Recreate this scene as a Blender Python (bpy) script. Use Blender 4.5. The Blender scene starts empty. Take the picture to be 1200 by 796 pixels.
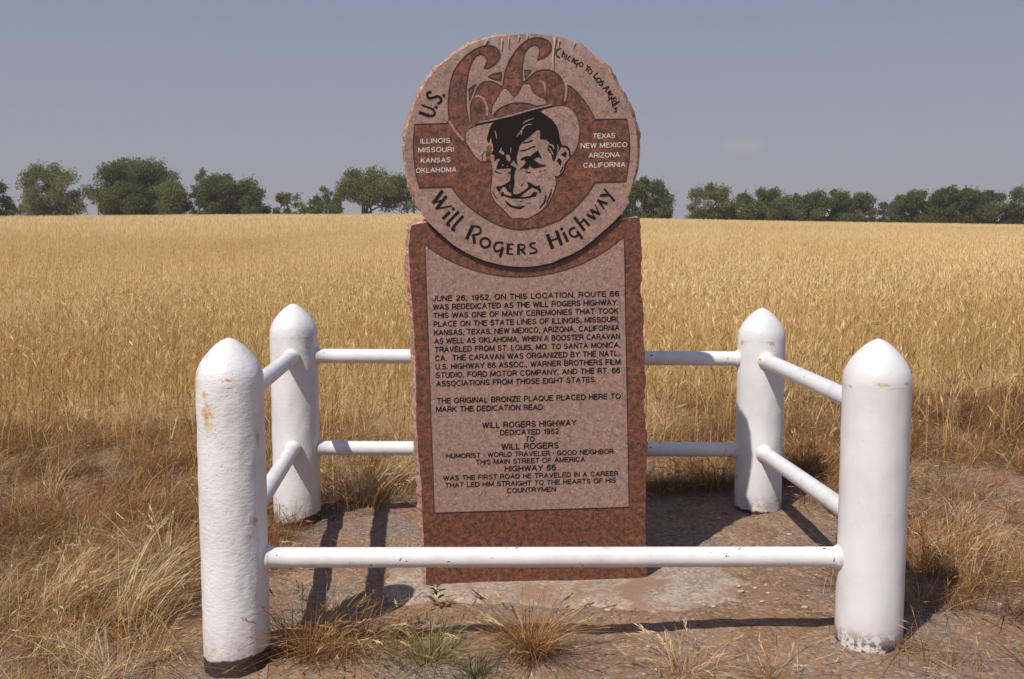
import bpy, math, random
import numpy as np
from mathutils import Vector
from mathutils.geometry import tessellate_polygon
random.seed(7); rng = np.random.default_rng(11)
sc = bpy.context.scene
COL = sc.collection
R = math.radians

# ------------------------------------------------------------------ camera
CAMH, PITCH, F = 1.5, R(6.1), 1300.0
cam = bpy.data.cameras.new('camera'); camo = bpy.data.objects.new('camera', cam); COL.objects.link(camo)
camo.location = (0, 0, CAMH); camo.rotation_euler = (R(90)-PITCH, 0, 0)
cam.sensor_width = 36; cam.lens = 36*F/1200; cam.clip_start = .05; cam.clip_end = 6000
sc.camera = camo

# ------------------------------------------------------------------ sun and sky
SUN = Vector((-.47, -.59, 1.0)).normalized()
sl = bpy.data.lights.new('sun', 'SUN'); sl.energy = 4.6; sl.angle = R(.5); sl.color = (1, .94, .85)
so = bpy.data.objects.new('sun', sl); COL.objects.link(so)
so.rotation_euler = (-SUN).to_track_quat('-Z', 'Y').to_euler(); so.location = (-8, -10, 17)
w = bpy.data.worlds.new('World'); sc.world = w; w.use_nodes = True
nt = w.node_tree; N = nt.nodes; Lk = nt.links
bg = N['Background']
sky = N.new('ShaderNodeTexSky'); sky.sky_type = 'NISHITA'; sky.sun_disc = False
sky.sun_elevation = math.asin(SUN.z); sky.sun_rotation = math.atan2(SUN.x, SUN.y)
sky.air_density = 1.0; sky.dust_density = 4.0; sky.ozone_density = 1.5
tc = N.new('ShaderNodeTexCoord'); sx = N.new('ShaderNodeSeparateXYZ'); Lk.new(tc.outputs['Generated'], sx.inputs[0])
def wmath(op, a, b=None, c=None):
    n = N.new('ShaderNodeMath'); n.operation = op
    for i, v in enumerate((a, b, c)):
        if v is None: continue
        if isinstance(v, (int, float)): n.inputs[i].default_value = v
        else: Lk.new(v, n.inputs[i])
    return n.outputs[0]
ramp = N.new('ShaderNodeValToRGB'); Lk.new(sx.outputs['Z'], ramp.inputs[0])
cr = ramp.color_ramp   # dusty summer haze, brighter towards the skyline (values for background strength 0.1)
cr.elements[0].position = 0.0; cr.elements[0].color = (.385, .372, .41, 1)
cr.elements[1].position = 1.0; cr.elements[1].color = (.12, .19, .38, 1)
for p, c in ((.08, (.335, .345, .415, 1)), (.2, (.255, .300, .420, 1)), (.45, (.18, .245, .41, 1))):
    e = cr.elements.new(p); e.color = c
hz = N.new('ShaderNodeVectorMath'); hz.operation = 'SCALE'; Lk.new(ramp.outputs[0], hz.inputs[0]); hz.inputs['Scale'].default_value = 10.0
mx = N.new('ShaderNodeMix'); mx.data_type = 'RGBA'; mx.inputs[0].default_value = .88
Lk.new(sky.outputs[0], mx.inputs[6]); Lk.new(hz.outputs[0], mx.inputs[7])
# one faint wisp of cloud low on the right
az = wmath('DIVIDE', sx.outputs['X'], wmath('MAXIMUM', sx.outputs['Y'], .05))
el = wmath('DIVIDE', sx.outputs['Z'], wmath('MAXIMUM', sx.outputs['Y'], .05))
cn = N.new('ShaderNodeTexNoise'); cn.inputs['Scale'].default_value = 60; Lk.new(tc.outputs['Generated'], cn.inputs['Vector'])
d2 = wmath('ADD', wmath('POWER', wmath('ABSOLUTE', wmath('DIVIDE', wmath('SUBTRACT', az, .206), .026)), 2),
           wmath('POWER', wmath('ABSOLUTE', wmath('DIVIDE', wmath('SUBTRACT', el, .067), .008)), 2))
msk = wmath('MULTIPLY', wmath('MAXIMUM', wmath('SUBTRACT', 1.0, d2), 0), wmath('MULTIPLY', cn.outputs[0], .55))
mc = N.new('ShaderNodeMix'); mc.data_type = 'RGBA'; Lk.new(msk, mc.inputs[0]); Lk.new(mx.outputs[2], mc.inputs[6]); mc.inputs[7].default_value = (4.6, 4.1, 4.4, 1)
Lk.new(mc.outputs[2], bg.inputs[0]); bg.inputs[1].default_value = .1
sc.view_settings.view_transform = 'Standard'; sc.view_settings.look = 'None'
sc.view_settings.exposure = 0; sc.view_settings.gamma = 1; sc.view_settings.use_curve_mapping = False

# ------------------------------------------------------------------ helpers
cp, sp = math.cos(PITCH), math.sin(PITCH)
def ray(px, py):
    x = (px-600)/F; y = (398-py)/F
    return Vector((x, cp+y*sp, -sp+y*cp))
def on_y(px, py, Y):                     # point at forward distance Y
    d = ray(px, py); t = Y/d.y
    return Vector((d.x*t, Y, CAMH+d.z*t))
def tag(o, label=None, cat=None, group=None, kind=None):
    for k, v in (('label', label), ('category', cat), ('group', group), ('kind', kind)):
        if v: o[k] = v
    return o
def empty(name, loc, rz=0):
    o = bpy.data.objects.new(name, None); COL.objects.link(o); o.location = loc; o.rotation_euler = (0, 0, rz)
    o.empty_display_size = .1
    return o
def link(name, me, mat=None, parent=None, loc=None):
    o = bpy.data.objects.new(name, me); COL.objects.link(o)
    if mat: me.materials.append(mat)
    if parent: o.parent = parent
    if loc is not None: o.location = loc
    return o
def npmesh(name, V, Q, mat, parent=None, tint=None, smooth=False, loc=None):
    V = np.asarray(V, np.float32).reshape(-1, 3); Q = np.asarray(Q, np.int32)
    k = Q.shape[1]
    me = bpy.data.meshes.new(name)
    me.vertices.add(len(V)); me.vertices.foreach_set('co', V.ravel())
    me.loops.add(Q.size); me.loops.foreach_set('vertex_index', Q.ravel())
    me.polygons.add(len(Q)); me.polygons.foreach_set('loop_start', np.arange(0, Q.size, k, dtype=np.int32))
    if tint is not None:
        a = me.attributes.new('tint', 'FLOAT', 'POINT'); a.data.foreach_set('value', np.asarray(tint, np.float32).ravel())
    me.update(calc_edges=True); me.validate()
    if smooth: me.polygons.foreach_set('use_smooth', np.ones(len(me.polygons), bool))
    return link(name, me, mat, parent, loc)
def pymesh(name, V, Fc, mat, parent=None, smooth=False, loc=None):
    me = bpy.data.meshes.new(name); me.from_pydata([tuple(v) for v in V], [], Fc); me.update()
    if smooth: me.polygons.foreach_set('use_smooth', np.ones(len(me.polygons), bool))
    return link(name, me, mat, parent, loc)
def vnoise(x, y, seed=0):                # cheap smooth 2-D value noise
    x = np.asarray(x, float); y = np.asarray(y, float)
    xi = np.floor(x).astype(np.int64); yi = np.floor(y).astype(np.int64); fx = x-xi; fy = y-yi
    fx = fx*fx*(3-2*fx); fy = fy*fy*(3-2*fy)
    def h(a, b):
        n = (a*374761393 + b*668265263 + seed*974711) & 0xffffffff
        n = ((n ^ (n >> 13))*1274126177) & 0xffffffff
        return ((n ^ (n >> 16)) & 0xffff)/65535.0
    return (h(xi, yi)*(1-fx)+h(xi+1, yi)*fx)*(1-fy)+(h(xi, yi+1)*(1-fx)+h(xi+1, yi+1)*fx)*fy

# ------------------------------------------------------------------ materials
def mat(name):
    m = bpy.data.materials.new(name); m.use_nodes = True
    return m, m.node_tree, m.node_tree.nodes['Principled BSDF']
class G:                                  # tiny node-writing helper
    def __init__(s, nt): s.nt = nt; s.tc = s.n('ShaderNodeTexCoord')
    def n(s, t): return s.nt.nodes.new(t)
    def put(s, sock, v):
        if isinstance(v, (int, float, tuple)): sock.default_value = v
        else: s.nt.links.new(v, sock)
    def noise(s, scale, detail=4, rough=.6, vec=None, dist=0):
        n = s.n('ShaderNodeTexNoise'); n.inputs['Scale'].default_value = scale; n.inputs['Detail'].default_value = detail
        n.inputs['Roughness'].default_value = rough; n.inputs['Distortion'].default_value = dist
        s.put(n.inputs['Vector'], vec or s.tc.outputs['Object']); return n.outputs[0]
    def voro(s, scale, out='Distance', feat='F1', vec=None):
        n = s.n('ShaderNodeTexVoronoi'); n.feature = feat; n.inputs['Scale'].default_value = scale
        s.put(n.inputs['Vector'], vec or s.tc.outputs['Object']); return n.outputs[out]
    def ramp(s, f, stops, interp='LINEAR'):
        n = s.n('ShaderNodeValToRGB'); s.put(n.inputs[0], f); cr = n.color_ramp; cr.interpolation = interp
        cr.elements[0].position, cr.elements[0].color = stops[0][0], (*stops[0][1], 1)
        cr.elements[1].position, cr.elements[1].color = stops[-1][0], (*stops[-1][1], 1)
        for p, c in stops[1:-1]:
            e = cr.elements.new(p); e.color = (*c, 1)
        return n.outputs[0]
    def step(s, f, a, b):                 # 0 below a, 1 above b
        n = s.n('ShaderNodeMapRange'); n.interpolation_type = 'SMOOTHSTEP'; s.put(n.inputs[0], f)
        n.inputs[1].default_value = a; n.inputs[2].default_value = b; return n.outputs[0]
    def math(s, op, a, b=0.0):
        n = s.n('ShaderNodeMath'); n.operation = op; s.put(n.inputs[0], a); s.put(n.inputs[1], b); return n.outputs[0]
    def mix(s, f, a, b, mode='MIX'):
        n = s.n('ShaderNodeMix'); n.data_type = 'RGBA'; n.blend_type = mode
        s.put(n.inputs[0], f); s.put(n.inputs[6], a if not isinstance(a, tuple) else (*a[:3], 1)); s.put(n.inputs[7], b if not isinstance(b, tuple) else (*b[:3], 1))
        return n.outputs[2]
    def xyz(s, out='Object'):
        n = s.n('ShaderNodeSeparateXYZ'); s.nt.links.new(s.tc.outputs[out], n.inputs[0]); return n.outputs
    def bump(s, h, strength, dist):
        n = s.n('ShaderNodeBump'); n.inputs['Strength'].default_value = strength; n.inputs['Distance'].default_value = dist
        s.put(n.inputs['Height'], h); return n.outputs[0]

def granite(name, cols, specks, rough, bump):
    m, t, b = mat(name); g = G(t)
    c = g.ramp(g.noise(52, 3, .62, dist=.5), [(.33, cols[0]), (.45, cols[1]), (.57, cols[2]), (.72, cols[3])])
    v = g.voro(190, 'Color')
    s2 = g.n('ShaderNodeSeparateColor'); t.links.new(v, s2.inputs[0])
    for k, (col, thr, amt) in enumerate(specks):
        c = g.mix(g.math('MULTIPLY', g.step(s2.outputs[k], thr, thr+.05), amt), c, col)
    c = g.mix(g.math('MULTIPLY', g.step(g.noise(5, 5), .45, .75), .22), c, cols[0])
    if bump:      # rain-streaked grey weathering along the top of the stone
        P = g.xyz(); mp = g.n('ShaderNodeMapping'); mp.inputs['Scale'].default_value = (34, 34, 4); t.links.new(g.tc.outputs['Object'], mp.inputs[0])
        wz = g.math('MULTIPLY', g.step(P[2], 2.0, 2.14), g.step(g.noise(1, 5, .7, vec=mp.outputs[0]), .42, .66))
        c = g.mix(g.math('MULTIPLY', wz, .6), c, (.37, .30, .255))
    g.put(b.inputs['Base Color'], c)
    g.put(b.inputs['Roughness'], rough)
    if bump: g.put(b.inputs['Normal'], g.bump(g.noise(260, 4, .7), .5, bump))
    return m
M = {}
M['polished'] = granite('polished_granite', [(.050, .036, .030), (.125, .050, .033), (.195, .072, .041), (.25, .108, .068)],
                        [((.03, .027, .025), .87, .7), ((.22, .10, .065), .9, .5)], .34, 0)
M['frosted'] = granite('etched_granite', [(.165, .122, .110), (.270, .170, .138), (.335, .190, .150), (.37, .245, .205)],
                       [((.13, .10, .095), .88, .6), ((.46, .35, .30), .92, .6)], .75, .0004)
M['rough'] = granite('rock_pitched_granite', [(.20, .11, .09), (.33, .17, .125), (.43, .23, .17), (.52, .34, .27)],
                     [((.10, .06, .055), .88, .6), ((.62, .50, .44), .93, .7)], .85, .003)
def flat(name, col, rough=.6, var=.25, scale=120):
    m, t, b = mat(name); g = G(t)
    n = g.noise(scale, 4)
    c = g.mix(g.math('MULTIPLY', n, 1.0), tuple(x*(1-var) for x in col), tuple(min(1, x*(1+var)) for x in col))
    g.put(b.inputs['Base Color'], c); b.inputs['Roughness'].default_value = rough
    return m
M['black'] = flat('black_paint', (.014, .011, .010), .8, .4)
M['black'].node_tree.nodes['Principled BSDF'].inputs['Specular IOR Level'].default_value = .15
M['line'] = flat('engraved_line', (.05, .022, .018), .7, .3)
M['white_ink'] = flat('white_letter_paint', (.62, .55, .50), .6, .15, 300)
M['dropping'] = flat('dried_bird_dropping', (.50, .36, .31), .9, .35, 160)

def paint(name, pit, patches, base_h, slant, peel, smudges=()):
    """white enamel on steel pipe: pits, rust blooms, bare steel or peeled paint near the ground"""
    m, t, b = mat(name); g = G(t); P = g.xyz()
    c = g.mix(g.step(g.noise(4, 4), .35, .7), (.74, .735, .74), (.65, .64, .645))
    drip = g.n('ShaderNodeMapping'); drip.inputs['Scale'].default_value = (14, 14, 1.2); t.links.new(g.tc.outputs['Object'], drip.inputs[0])
    c = g.mix(g.math('MULTIPLY', g.step(g.noise(1, 4, vec=drip.outputs[0]), .55, .8), .35), c, (.62, .57, .52))
    c = g.mix(g.math('MULTIPLY', g.step(g.noise(30, 5), .62, .72), .25), c, (.50, .48, .47))
    ru = 0.0
    def patch(px, py, pz, r, sz, nz):
        a = g.n('ShaderNodeVectorMath'); a.operation = 'SUBTRACT'; t.links.new(g.tc.outputs['Object'], a.inputs[0]); a.inputs[1].default_value = (px, py, pz)
        q = g.n('ShaderNodeVectorMath'); q.operation = 'DIVIDE'; t.links.new(a.outputs[0], q.inputs[0]); q.inputs[1].default_value = (r, r, r*sz)
        l_ = g.n('ShaderNodeVectorMath'); l_.operation = 'LENGTH'; t.links.new(q.outputs[0], l_.inputs[0])
        return g.math('MULTIPLY', g.math('SUBTRACT', 1.25, l_.outputs['Value']), nz)
    nz = g.noise(38, 6, .75)
    for p_ in patches: ru = g.math('MAXIMUM', ru, g.step(patch(*p_, nz), .34, .66))
    c = g.mix(g.math('MULTIPLY', ru, .95), c, g.ramp(g.noise(70, 3), [(.3, (.36, .16, .045)), (.7, (.66, .46, .20))]))
    sm = 0.0
    for p_ in smudges: sm = g.math('MAXIMUM', sm, g.step(patch(*p_, nz), .25, .6))
    c = g.mix(g.math('MULTIPLY', sm, .6), c, (.34, .33, .34))
    spot = g.math('MULTIPLY', g.step(g.noise(13, 5, .7, dist=.5), .70, .74), .6)
    c = g.mix(spot, c, (.44, .32, .18))
    # lower end of the paint
    dust = g.math('SUBTRACT', 1.0, g.step(P[2], base_h, base_h+.16))
    c = g.mix(g.math('MULTIPLY', dust, g.math('MULTIPLY', g.noise(18, 4), .45)), c, (.46, .33, .24))
    zz = g.math('ADD', P[2], g.math('ADD', g.math('MULTIPLY', P[0], slant), g.math('MULTIPLY', g.math('SUBTRACT', g.noise(26, 5), .5), .035)))
    bare = g.math('SUBTRACT', 1.0, g.step(zz, base_h-.006, base_h+.004))
    c = g.mix(bare, c, g.ramp(g.noise(40, 4), [(.3, (.022, .014, .012)), (.7, (.07, .036, .025))]))
    low = g.math('SUBTRACT', 1.0, g.step(P[2], base_h+.01, base_h+.10))
    c = g.mix(g.math('MULTIPLY', low, g.math('MULTIPLY', g.step(g.noise(24, 6, .75), .46, .53), peel)), c, (.045, .036, .032))
    g.put(b.inputs['Base Color'], c)
    g.put(b.inputs['Roughness'], g.math('ADD', .38, g.math('MULTIPLY', g.math('MAXIMUM', ru, bare), .4)))
    mp = g.n('ShaderNodeMapping'); mp.inputs['Scale'].default_value = (1, 1, 1.9); t.links.new(g.tc.outputs['Object'], mp.inputs[0])
    h = g.math('ADD', g.noise(42, 4, .55, vec=mp.outputs[0]), g.math('MULTIPLY', g.math('MULTIPLY', g.step(g.noise(75, 3, .6), .58, .70), g.step(g.noise(7, 3), .42, .58)), -1.0))
    g.put(b.inputs['Normal'], g.bump(h, pit, .006))
    return m
def rail_paint():
    m, t, b = mat('rail_paint'); g = G(t); P = g.xyz()
    c = g.mix(g.step(g.noise(9, 4), .4, .7), (.735, .725, .735), (.65, .64, .65))
    c = g.mix(g.step(g.noise(46, 2, .5), .71, .73), c, (.10, .07, .06))
    c = g.mix(g.math('MULTIPLY', g.step(g.noise(17, 5), .66, .72), .5), c, (.50, .38, .25))
    g.put(b.inputs['Base Color'], c); b.inputs['Roughness'].default_value = .4
    g.put(b.inputs['Normal'], g.bump(g.noise(60, 4), .12, .004))
    return m
M['rail'] = rail_paint()
M['weld'] = flat('stained_weld_paint', (.66, .62, .56), .5, .22, 60)

def straw(name, stops, transl=.3):
    m = bpy.data.materials.new(name); m.use_nodes = True; t = m.node_tree
    t.nodes.remove(t.nodes['Principled BSDF']); g = G(t)
    a = g.n('ShaderNodeAttribute'); a.attribute_name = 'tint'
    c = g.ramp(a.outputs['Fac'], stops)
    d = g.n('ShaderNodeBsdfDiffuse'); tr = g.n('ShaderNodeBsdfTranslucent'); mxs = g.n('ShaderNodeMixShader'); mxs.inputs[0].default_value = transl
    g.put(d.inputs[0], c); g.put(tr.inputs[0], c)
    t.links.new(d.outputs[0], mxs.inputs[1]); t.links.new(tr.outputs[0], mxs.inputs[2])
    t.links.new(mxs.outputs[0], t.nodes['Material Output'].inputs[0])
    return m
M['wheat'] = straw('ripe_wheat', [(0, (.33, .195, .08)), (.35, (.55, .37, .16)), (.7, (.74, .555, .275)), (1, (.86, .71, .43))])
M['dry'] = straw('dry_grass_blades', [(0, (.12, .056, .026)), (.35, (.31, .155, .064)), (.7, (.53, .33, .145)), (1, (.80, .66, .42))])
M['weed'] = straw('green_weed', [(0, (.05, .075, .025)), (.5, (.10, .13, .045)), (.8, (.25, .22, .09)), (1, (.5, .38, .18))])
M['leaf'] = straw('tree_leaves', [(0, (.062, .078, .030)), (.4, (.14, .165, .056)), (.75, (.215, .235, .092)), (1, (.27, .275, .14))], .48)
M['bark'] = flat('grey_bark', (.11, .09, .07), .9, .35, 3)
M['stone'] = flat('pebble_stone', (.36, .28, .22), .85, .3, 40)
M['pale_stone'] = flat('pale_pebble', (.44, .36, .29), .85, .3, 60)

# ------------------------------------------------------------------ the ground
CX = np.array([-600, -300, -83, -40, -17, 5, 22, 50, 83, 300, 600]); CZ = np.array([-.5, .9, 1.80, 2.1, 2.18, 1.85, 1.42, .9, .42, -1.2, -2.])
def gz0(x, y):
    x = np.asarray(x, float); y = np.asarray(y, float)
    near = .02+.037*np.clip(x, -6, 6)+.042*(np.clip(y, 0, 9)-3.68)
    far = np.interp(x/np.clip(y, 20, 180)*180, CX, CZ)
    t = np.clip((y-9)/169, 0, 1)
    z = near*(1-t)+far*t
    return z-np.clip(y-182, 0, 1e9)*.006
def gz(x, y):
    x = np.asarray(x, float); y = np.asarray(y, float)
    f = np.clip(1.5-y/12, 0, 1)
    z = gz0(x, y)
    z = z+f*(.030*(vnoise(x*2.1, y*2.1, 1)-.5)+.016*(vnoise(x*7, y*7, 2)-.5)+.009*(vnoise(x*23, y*23, 3)-.5)+.006*(vnoise(x*60, y*60, 4)-.5))
    return z
def lines(parts):
    out = []
    for a, b, s in parts: out += list(np.arange(a, b-1e-6, s))
    return np.array(out+[parts[-1][1]])
gx = lines([(-340, -100, 24), (-100, -12, 4), (-12, -3, .35), (-3, 3, .018), (3, 12, .35), (12, 100, 4), (100, 340, 24)])
gy = lines([(-20, 0, 2), (0, 2.4, .2), (2.4, 6.2, .018), (6.2, 14, .3), (14, 60, 2), (60, 200, 4), (200, 460, 26)])
XX, YY = np.meshgrid(gx, gy)
V = np.stack([XX, YY, gz(XX, YY)], -1).reshape(-1, 3)
nx, ny = len(gx), len(gy)
ii = (np.arange(ny-1)[:, None]*nx+np.arange(nx-1)[None]).ravel()
Q = np.stack([ii, ii+1, ii+1+nx, ii+nx], 1)
def ground_mat():
    m, t, b = mat('red_dirt_and_gravel'); g = G(t); P = g.xyz()
    soil = g.ramp(g.noise(5, 6, .65), [(.3, (.205, .108, .058)), (.5, (.285, .158, .088)), (.7, (.35, .217, .13))])
    grav = g.ramp(g.noise(42, 5, .7), [(.3, (.145, .106, .078)), (.5, (.235, .178, .133)), (.72, (.33, .26, .20))])
    c = g.mix(g.step(g.noise(1.9, 6, .65), .44, .66), soil, grav)
    v = g.voro(75, 'Color'); s2 = g.n('ShaderNodeSeparateColor'); t.links.new(v, s2.inputs[0])
    c = g.mix(g.math('MULTIPLY', g.step(s2.outputs[0], .80, .86), .55), c, (.40, .32, .26))
    c = g.mix(g.math('MULTIPLY', g.step(s2.outputs[1], .84, .90), .6), c, (.10, .07, .055))
    straw_c = g.ramp(g.noise(.5, 6, .7), [(.3, (.42, .27, .11)), (.7, (.60, .41, .18))])
    c = g.mix(g.step(P[1], 6.0, 9.0), c, straw_c)
    g.put(b.inputs['Base Color'], c); b.inputs['Roughness'].default_value = .95
    h = g.math('ADD', g.noise(90, 6, .75), g.math('MULTIPLY', g.voro(75), -.6))
    g.put(b.inputs['Normal'], g.bump(h, .8, .012))
    return m
gnd = npmesh('ground', V, Q, ground_mat(), smooth=True)
tag(gnd, 'reddish gravelly dirt rising into a straw coloured field', 'ground', kind='structure')

# ------------------------------------------------------------------ blades
def blades(base, L, wd, az, lean, bend, segs=3, fz=1.0, face=None):
    """N tapering blades; returns verts (N*(segs+1)*2,3), quads, tip positions, tip directions"""
    n = len(base); t = np.linspace(0, 1, segs+1)[None]
    hd = np.stack([np.cos(az), np.sin(az)], 1)
    out = (lean[:, None]*t+bend[:, None]*t*t)*L[:, None]
    up = (t-np.minimum(.45*bend+.3*lean, .8)[:, None]*t*t)*L[:, None]*fz
    P = np.zeros((n, segs+1, 3)); P[..., 0] = base[:, 0:1]+hd[:, 0:1]*out; P[..., 1] = base[:, 1:2]+hd[:, 1:2]*out; P[..., 2] = base[:, 2:3]+up
    fa = rng.uniform(0, np.pi, n) if face is None else face
    sd = np.stack([np.cos(fa), np.sin(fa), np.zeros(n)], 1)[:, None]
    ww = (wd[:, None]*np.clip(1-t*t*.85, .12, 1))[..., None]*.5
    A = P-sd*ww; B = P+sd*ww
    Vt = np.stack([A, B], 2).reshape(n, -1, 3)
    k = (segs+1)*2
    q = np.array([[2*s, 2*s+1, 2*s+3, 2*s+2] for s in range(segs)])
    Q = (np.arange(n)[:, None, None]*k+q[None]).reshape(-1, 4)
    tip = P[:, -1]; td = P[:, -1]-P[:, -2]; td /= np.linalg.norm(td, axis=1)[:, None]+1e-9
    return Vt.reshape(-1, 3), Q, tip, td, k
def ears(tip, td, L, wd):
    """crossed rhombus ears hanging on from the tip direction"""
    n = len(tip); a = rng.normal(size=(n, 3)); s1 = np.cross(td, a); s1 /= np.linalg.norm(s1, axis=1)[:, None]+1e-9; s2 = np.cross(td, s1)
    vs = []
    for s in (s1, s2):
        m_ = tip+td*(L*.4)[:, None]
        vs += [tip-td*.01, m_+s*wd[:, None]*.5, tip+td*L[:, None], m_-s*wd[:, None]*.5]
    Vt = np.stack(vs, 1)
    Q = (np.arange(n)[:, None, None]*8+np.array([[0, 1, 2, 3], [4, 5, 6, 7]])[None]).reshape(-1, 4)
    return Vt.reshape(-1, 3), Q
class Acc:
    def __init__(s): s.V = []; s.Q = []; s.T = []; s.n = 0
    def add(s, V, Q, T): s.V.append(V); s.Q.append(Q+s.n); s.T.append(T); s.n += len(V)
    def build(s, name, m, parent=None): return npmesh(name, np.concatenate(s.V), np.concatenate(s.Q), m, parent, np.concatenate(s.T))
def rep(a, k): return np.repeat(a, k)

# ------------------------------------------------------------------ wheat field
acc = Acc()
def wheat_zone(y0, y1, dens, mode, spread=.62):
    n = int((y1*y1-y0*y0)*spread*dens)
    y = np.sqrt(rng.uniform(y0*y0, y1*y1, n)); x = y*rng.uniform(-spread, spread, n)
    # ragged near edge
    edge = 6.5+.9*(vnoise(x*.8, x*0+3, 9)-.3)+np.where(np.abs(x-.1) > 1.9, .8, 0)+np.abs(rng.normal(0, .55, n))-.3-1.6*(rng.random(n) < .22)
    keep = y > edge
    thin = vnoise(x*.9, y*.6, 21)*.6+vnoise(x*.22, y*.18, 22)*.4
    keep &= rng.random(n) < .55+.6*thin
    x, y, thin = x[keep], y[keep], thin[keep]; n = len(x)
    base = np.stack([x, y, gz0(x, y)], 1)
    patch = vnoise(x*.5, y*.2, 31)*.35+vnoise(x*.10, y*.06, 32)*.35+vnoise(x*.02, y*.035, 33)*.3
    hgt = (.50+.10*patch+rng.normal(0, .055, n))
    if mode != 'far': hgt *= np.clip(.62+(y-5.5)*.11, .5, 1)
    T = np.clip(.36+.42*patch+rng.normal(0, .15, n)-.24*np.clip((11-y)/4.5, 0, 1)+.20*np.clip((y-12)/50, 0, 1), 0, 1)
    az = rng.normal(.3, 1.5, n); lean = np.abs(rng.normal(.07, .10, n)); bend = np.abs(rng.normal(.07, .10, n))
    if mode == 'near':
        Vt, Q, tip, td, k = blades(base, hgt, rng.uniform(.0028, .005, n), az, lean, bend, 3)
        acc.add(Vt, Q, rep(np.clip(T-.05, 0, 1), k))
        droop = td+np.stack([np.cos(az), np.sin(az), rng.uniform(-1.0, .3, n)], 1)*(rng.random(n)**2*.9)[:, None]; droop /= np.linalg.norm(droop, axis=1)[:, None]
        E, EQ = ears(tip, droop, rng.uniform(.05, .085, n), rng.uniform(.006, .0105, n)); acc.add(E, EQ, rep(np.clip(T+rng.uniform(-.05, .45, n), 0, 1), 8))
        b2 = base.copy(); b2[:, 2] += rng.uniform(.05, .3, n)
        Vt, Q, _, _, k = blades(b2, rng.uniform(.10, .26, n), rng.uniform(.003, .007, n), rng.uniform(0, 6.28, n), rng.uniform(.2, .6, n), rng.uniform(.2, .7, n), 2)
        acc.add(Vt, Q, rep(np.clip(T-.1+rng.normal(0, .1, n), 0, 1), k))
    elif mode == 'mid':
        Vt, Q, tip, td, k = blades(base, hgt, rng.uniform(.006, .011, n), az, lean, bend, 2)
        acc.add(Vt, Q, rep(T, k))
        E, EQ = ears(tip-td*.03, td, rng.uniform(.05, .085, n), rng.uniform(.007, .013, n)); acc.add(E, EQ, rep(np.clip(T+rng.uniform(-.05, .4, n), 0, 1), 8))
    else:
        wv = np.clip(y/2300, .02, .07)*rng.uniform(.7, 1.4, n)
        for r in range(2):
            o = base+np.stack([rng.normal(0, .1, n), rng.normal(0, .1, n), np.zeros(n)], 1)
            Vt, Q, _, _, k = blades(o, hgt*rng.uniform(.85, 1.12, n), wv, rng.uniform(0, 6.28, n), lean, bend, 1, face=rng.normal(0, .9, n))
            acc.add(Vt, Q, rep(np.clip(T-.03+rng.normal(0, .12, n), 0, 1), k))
wheat_zone(5.9, 15, 420, 'near')
wheat_zone(15, 42, 130, 'mid')
wheat_zone(36, 60, 18, 'far'); wheat_zone(42, 95, 20, 'far'); wheat_zone(42, 52, 40, 'mid')
wheat_zone(95, 177, 8, 'far')
wo = acc.build('wheat', M['wheat'])
tag(wo, 'ripe golden wheat covering the whole field behind the fence', 'wheat', kind='stuff')

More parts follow.
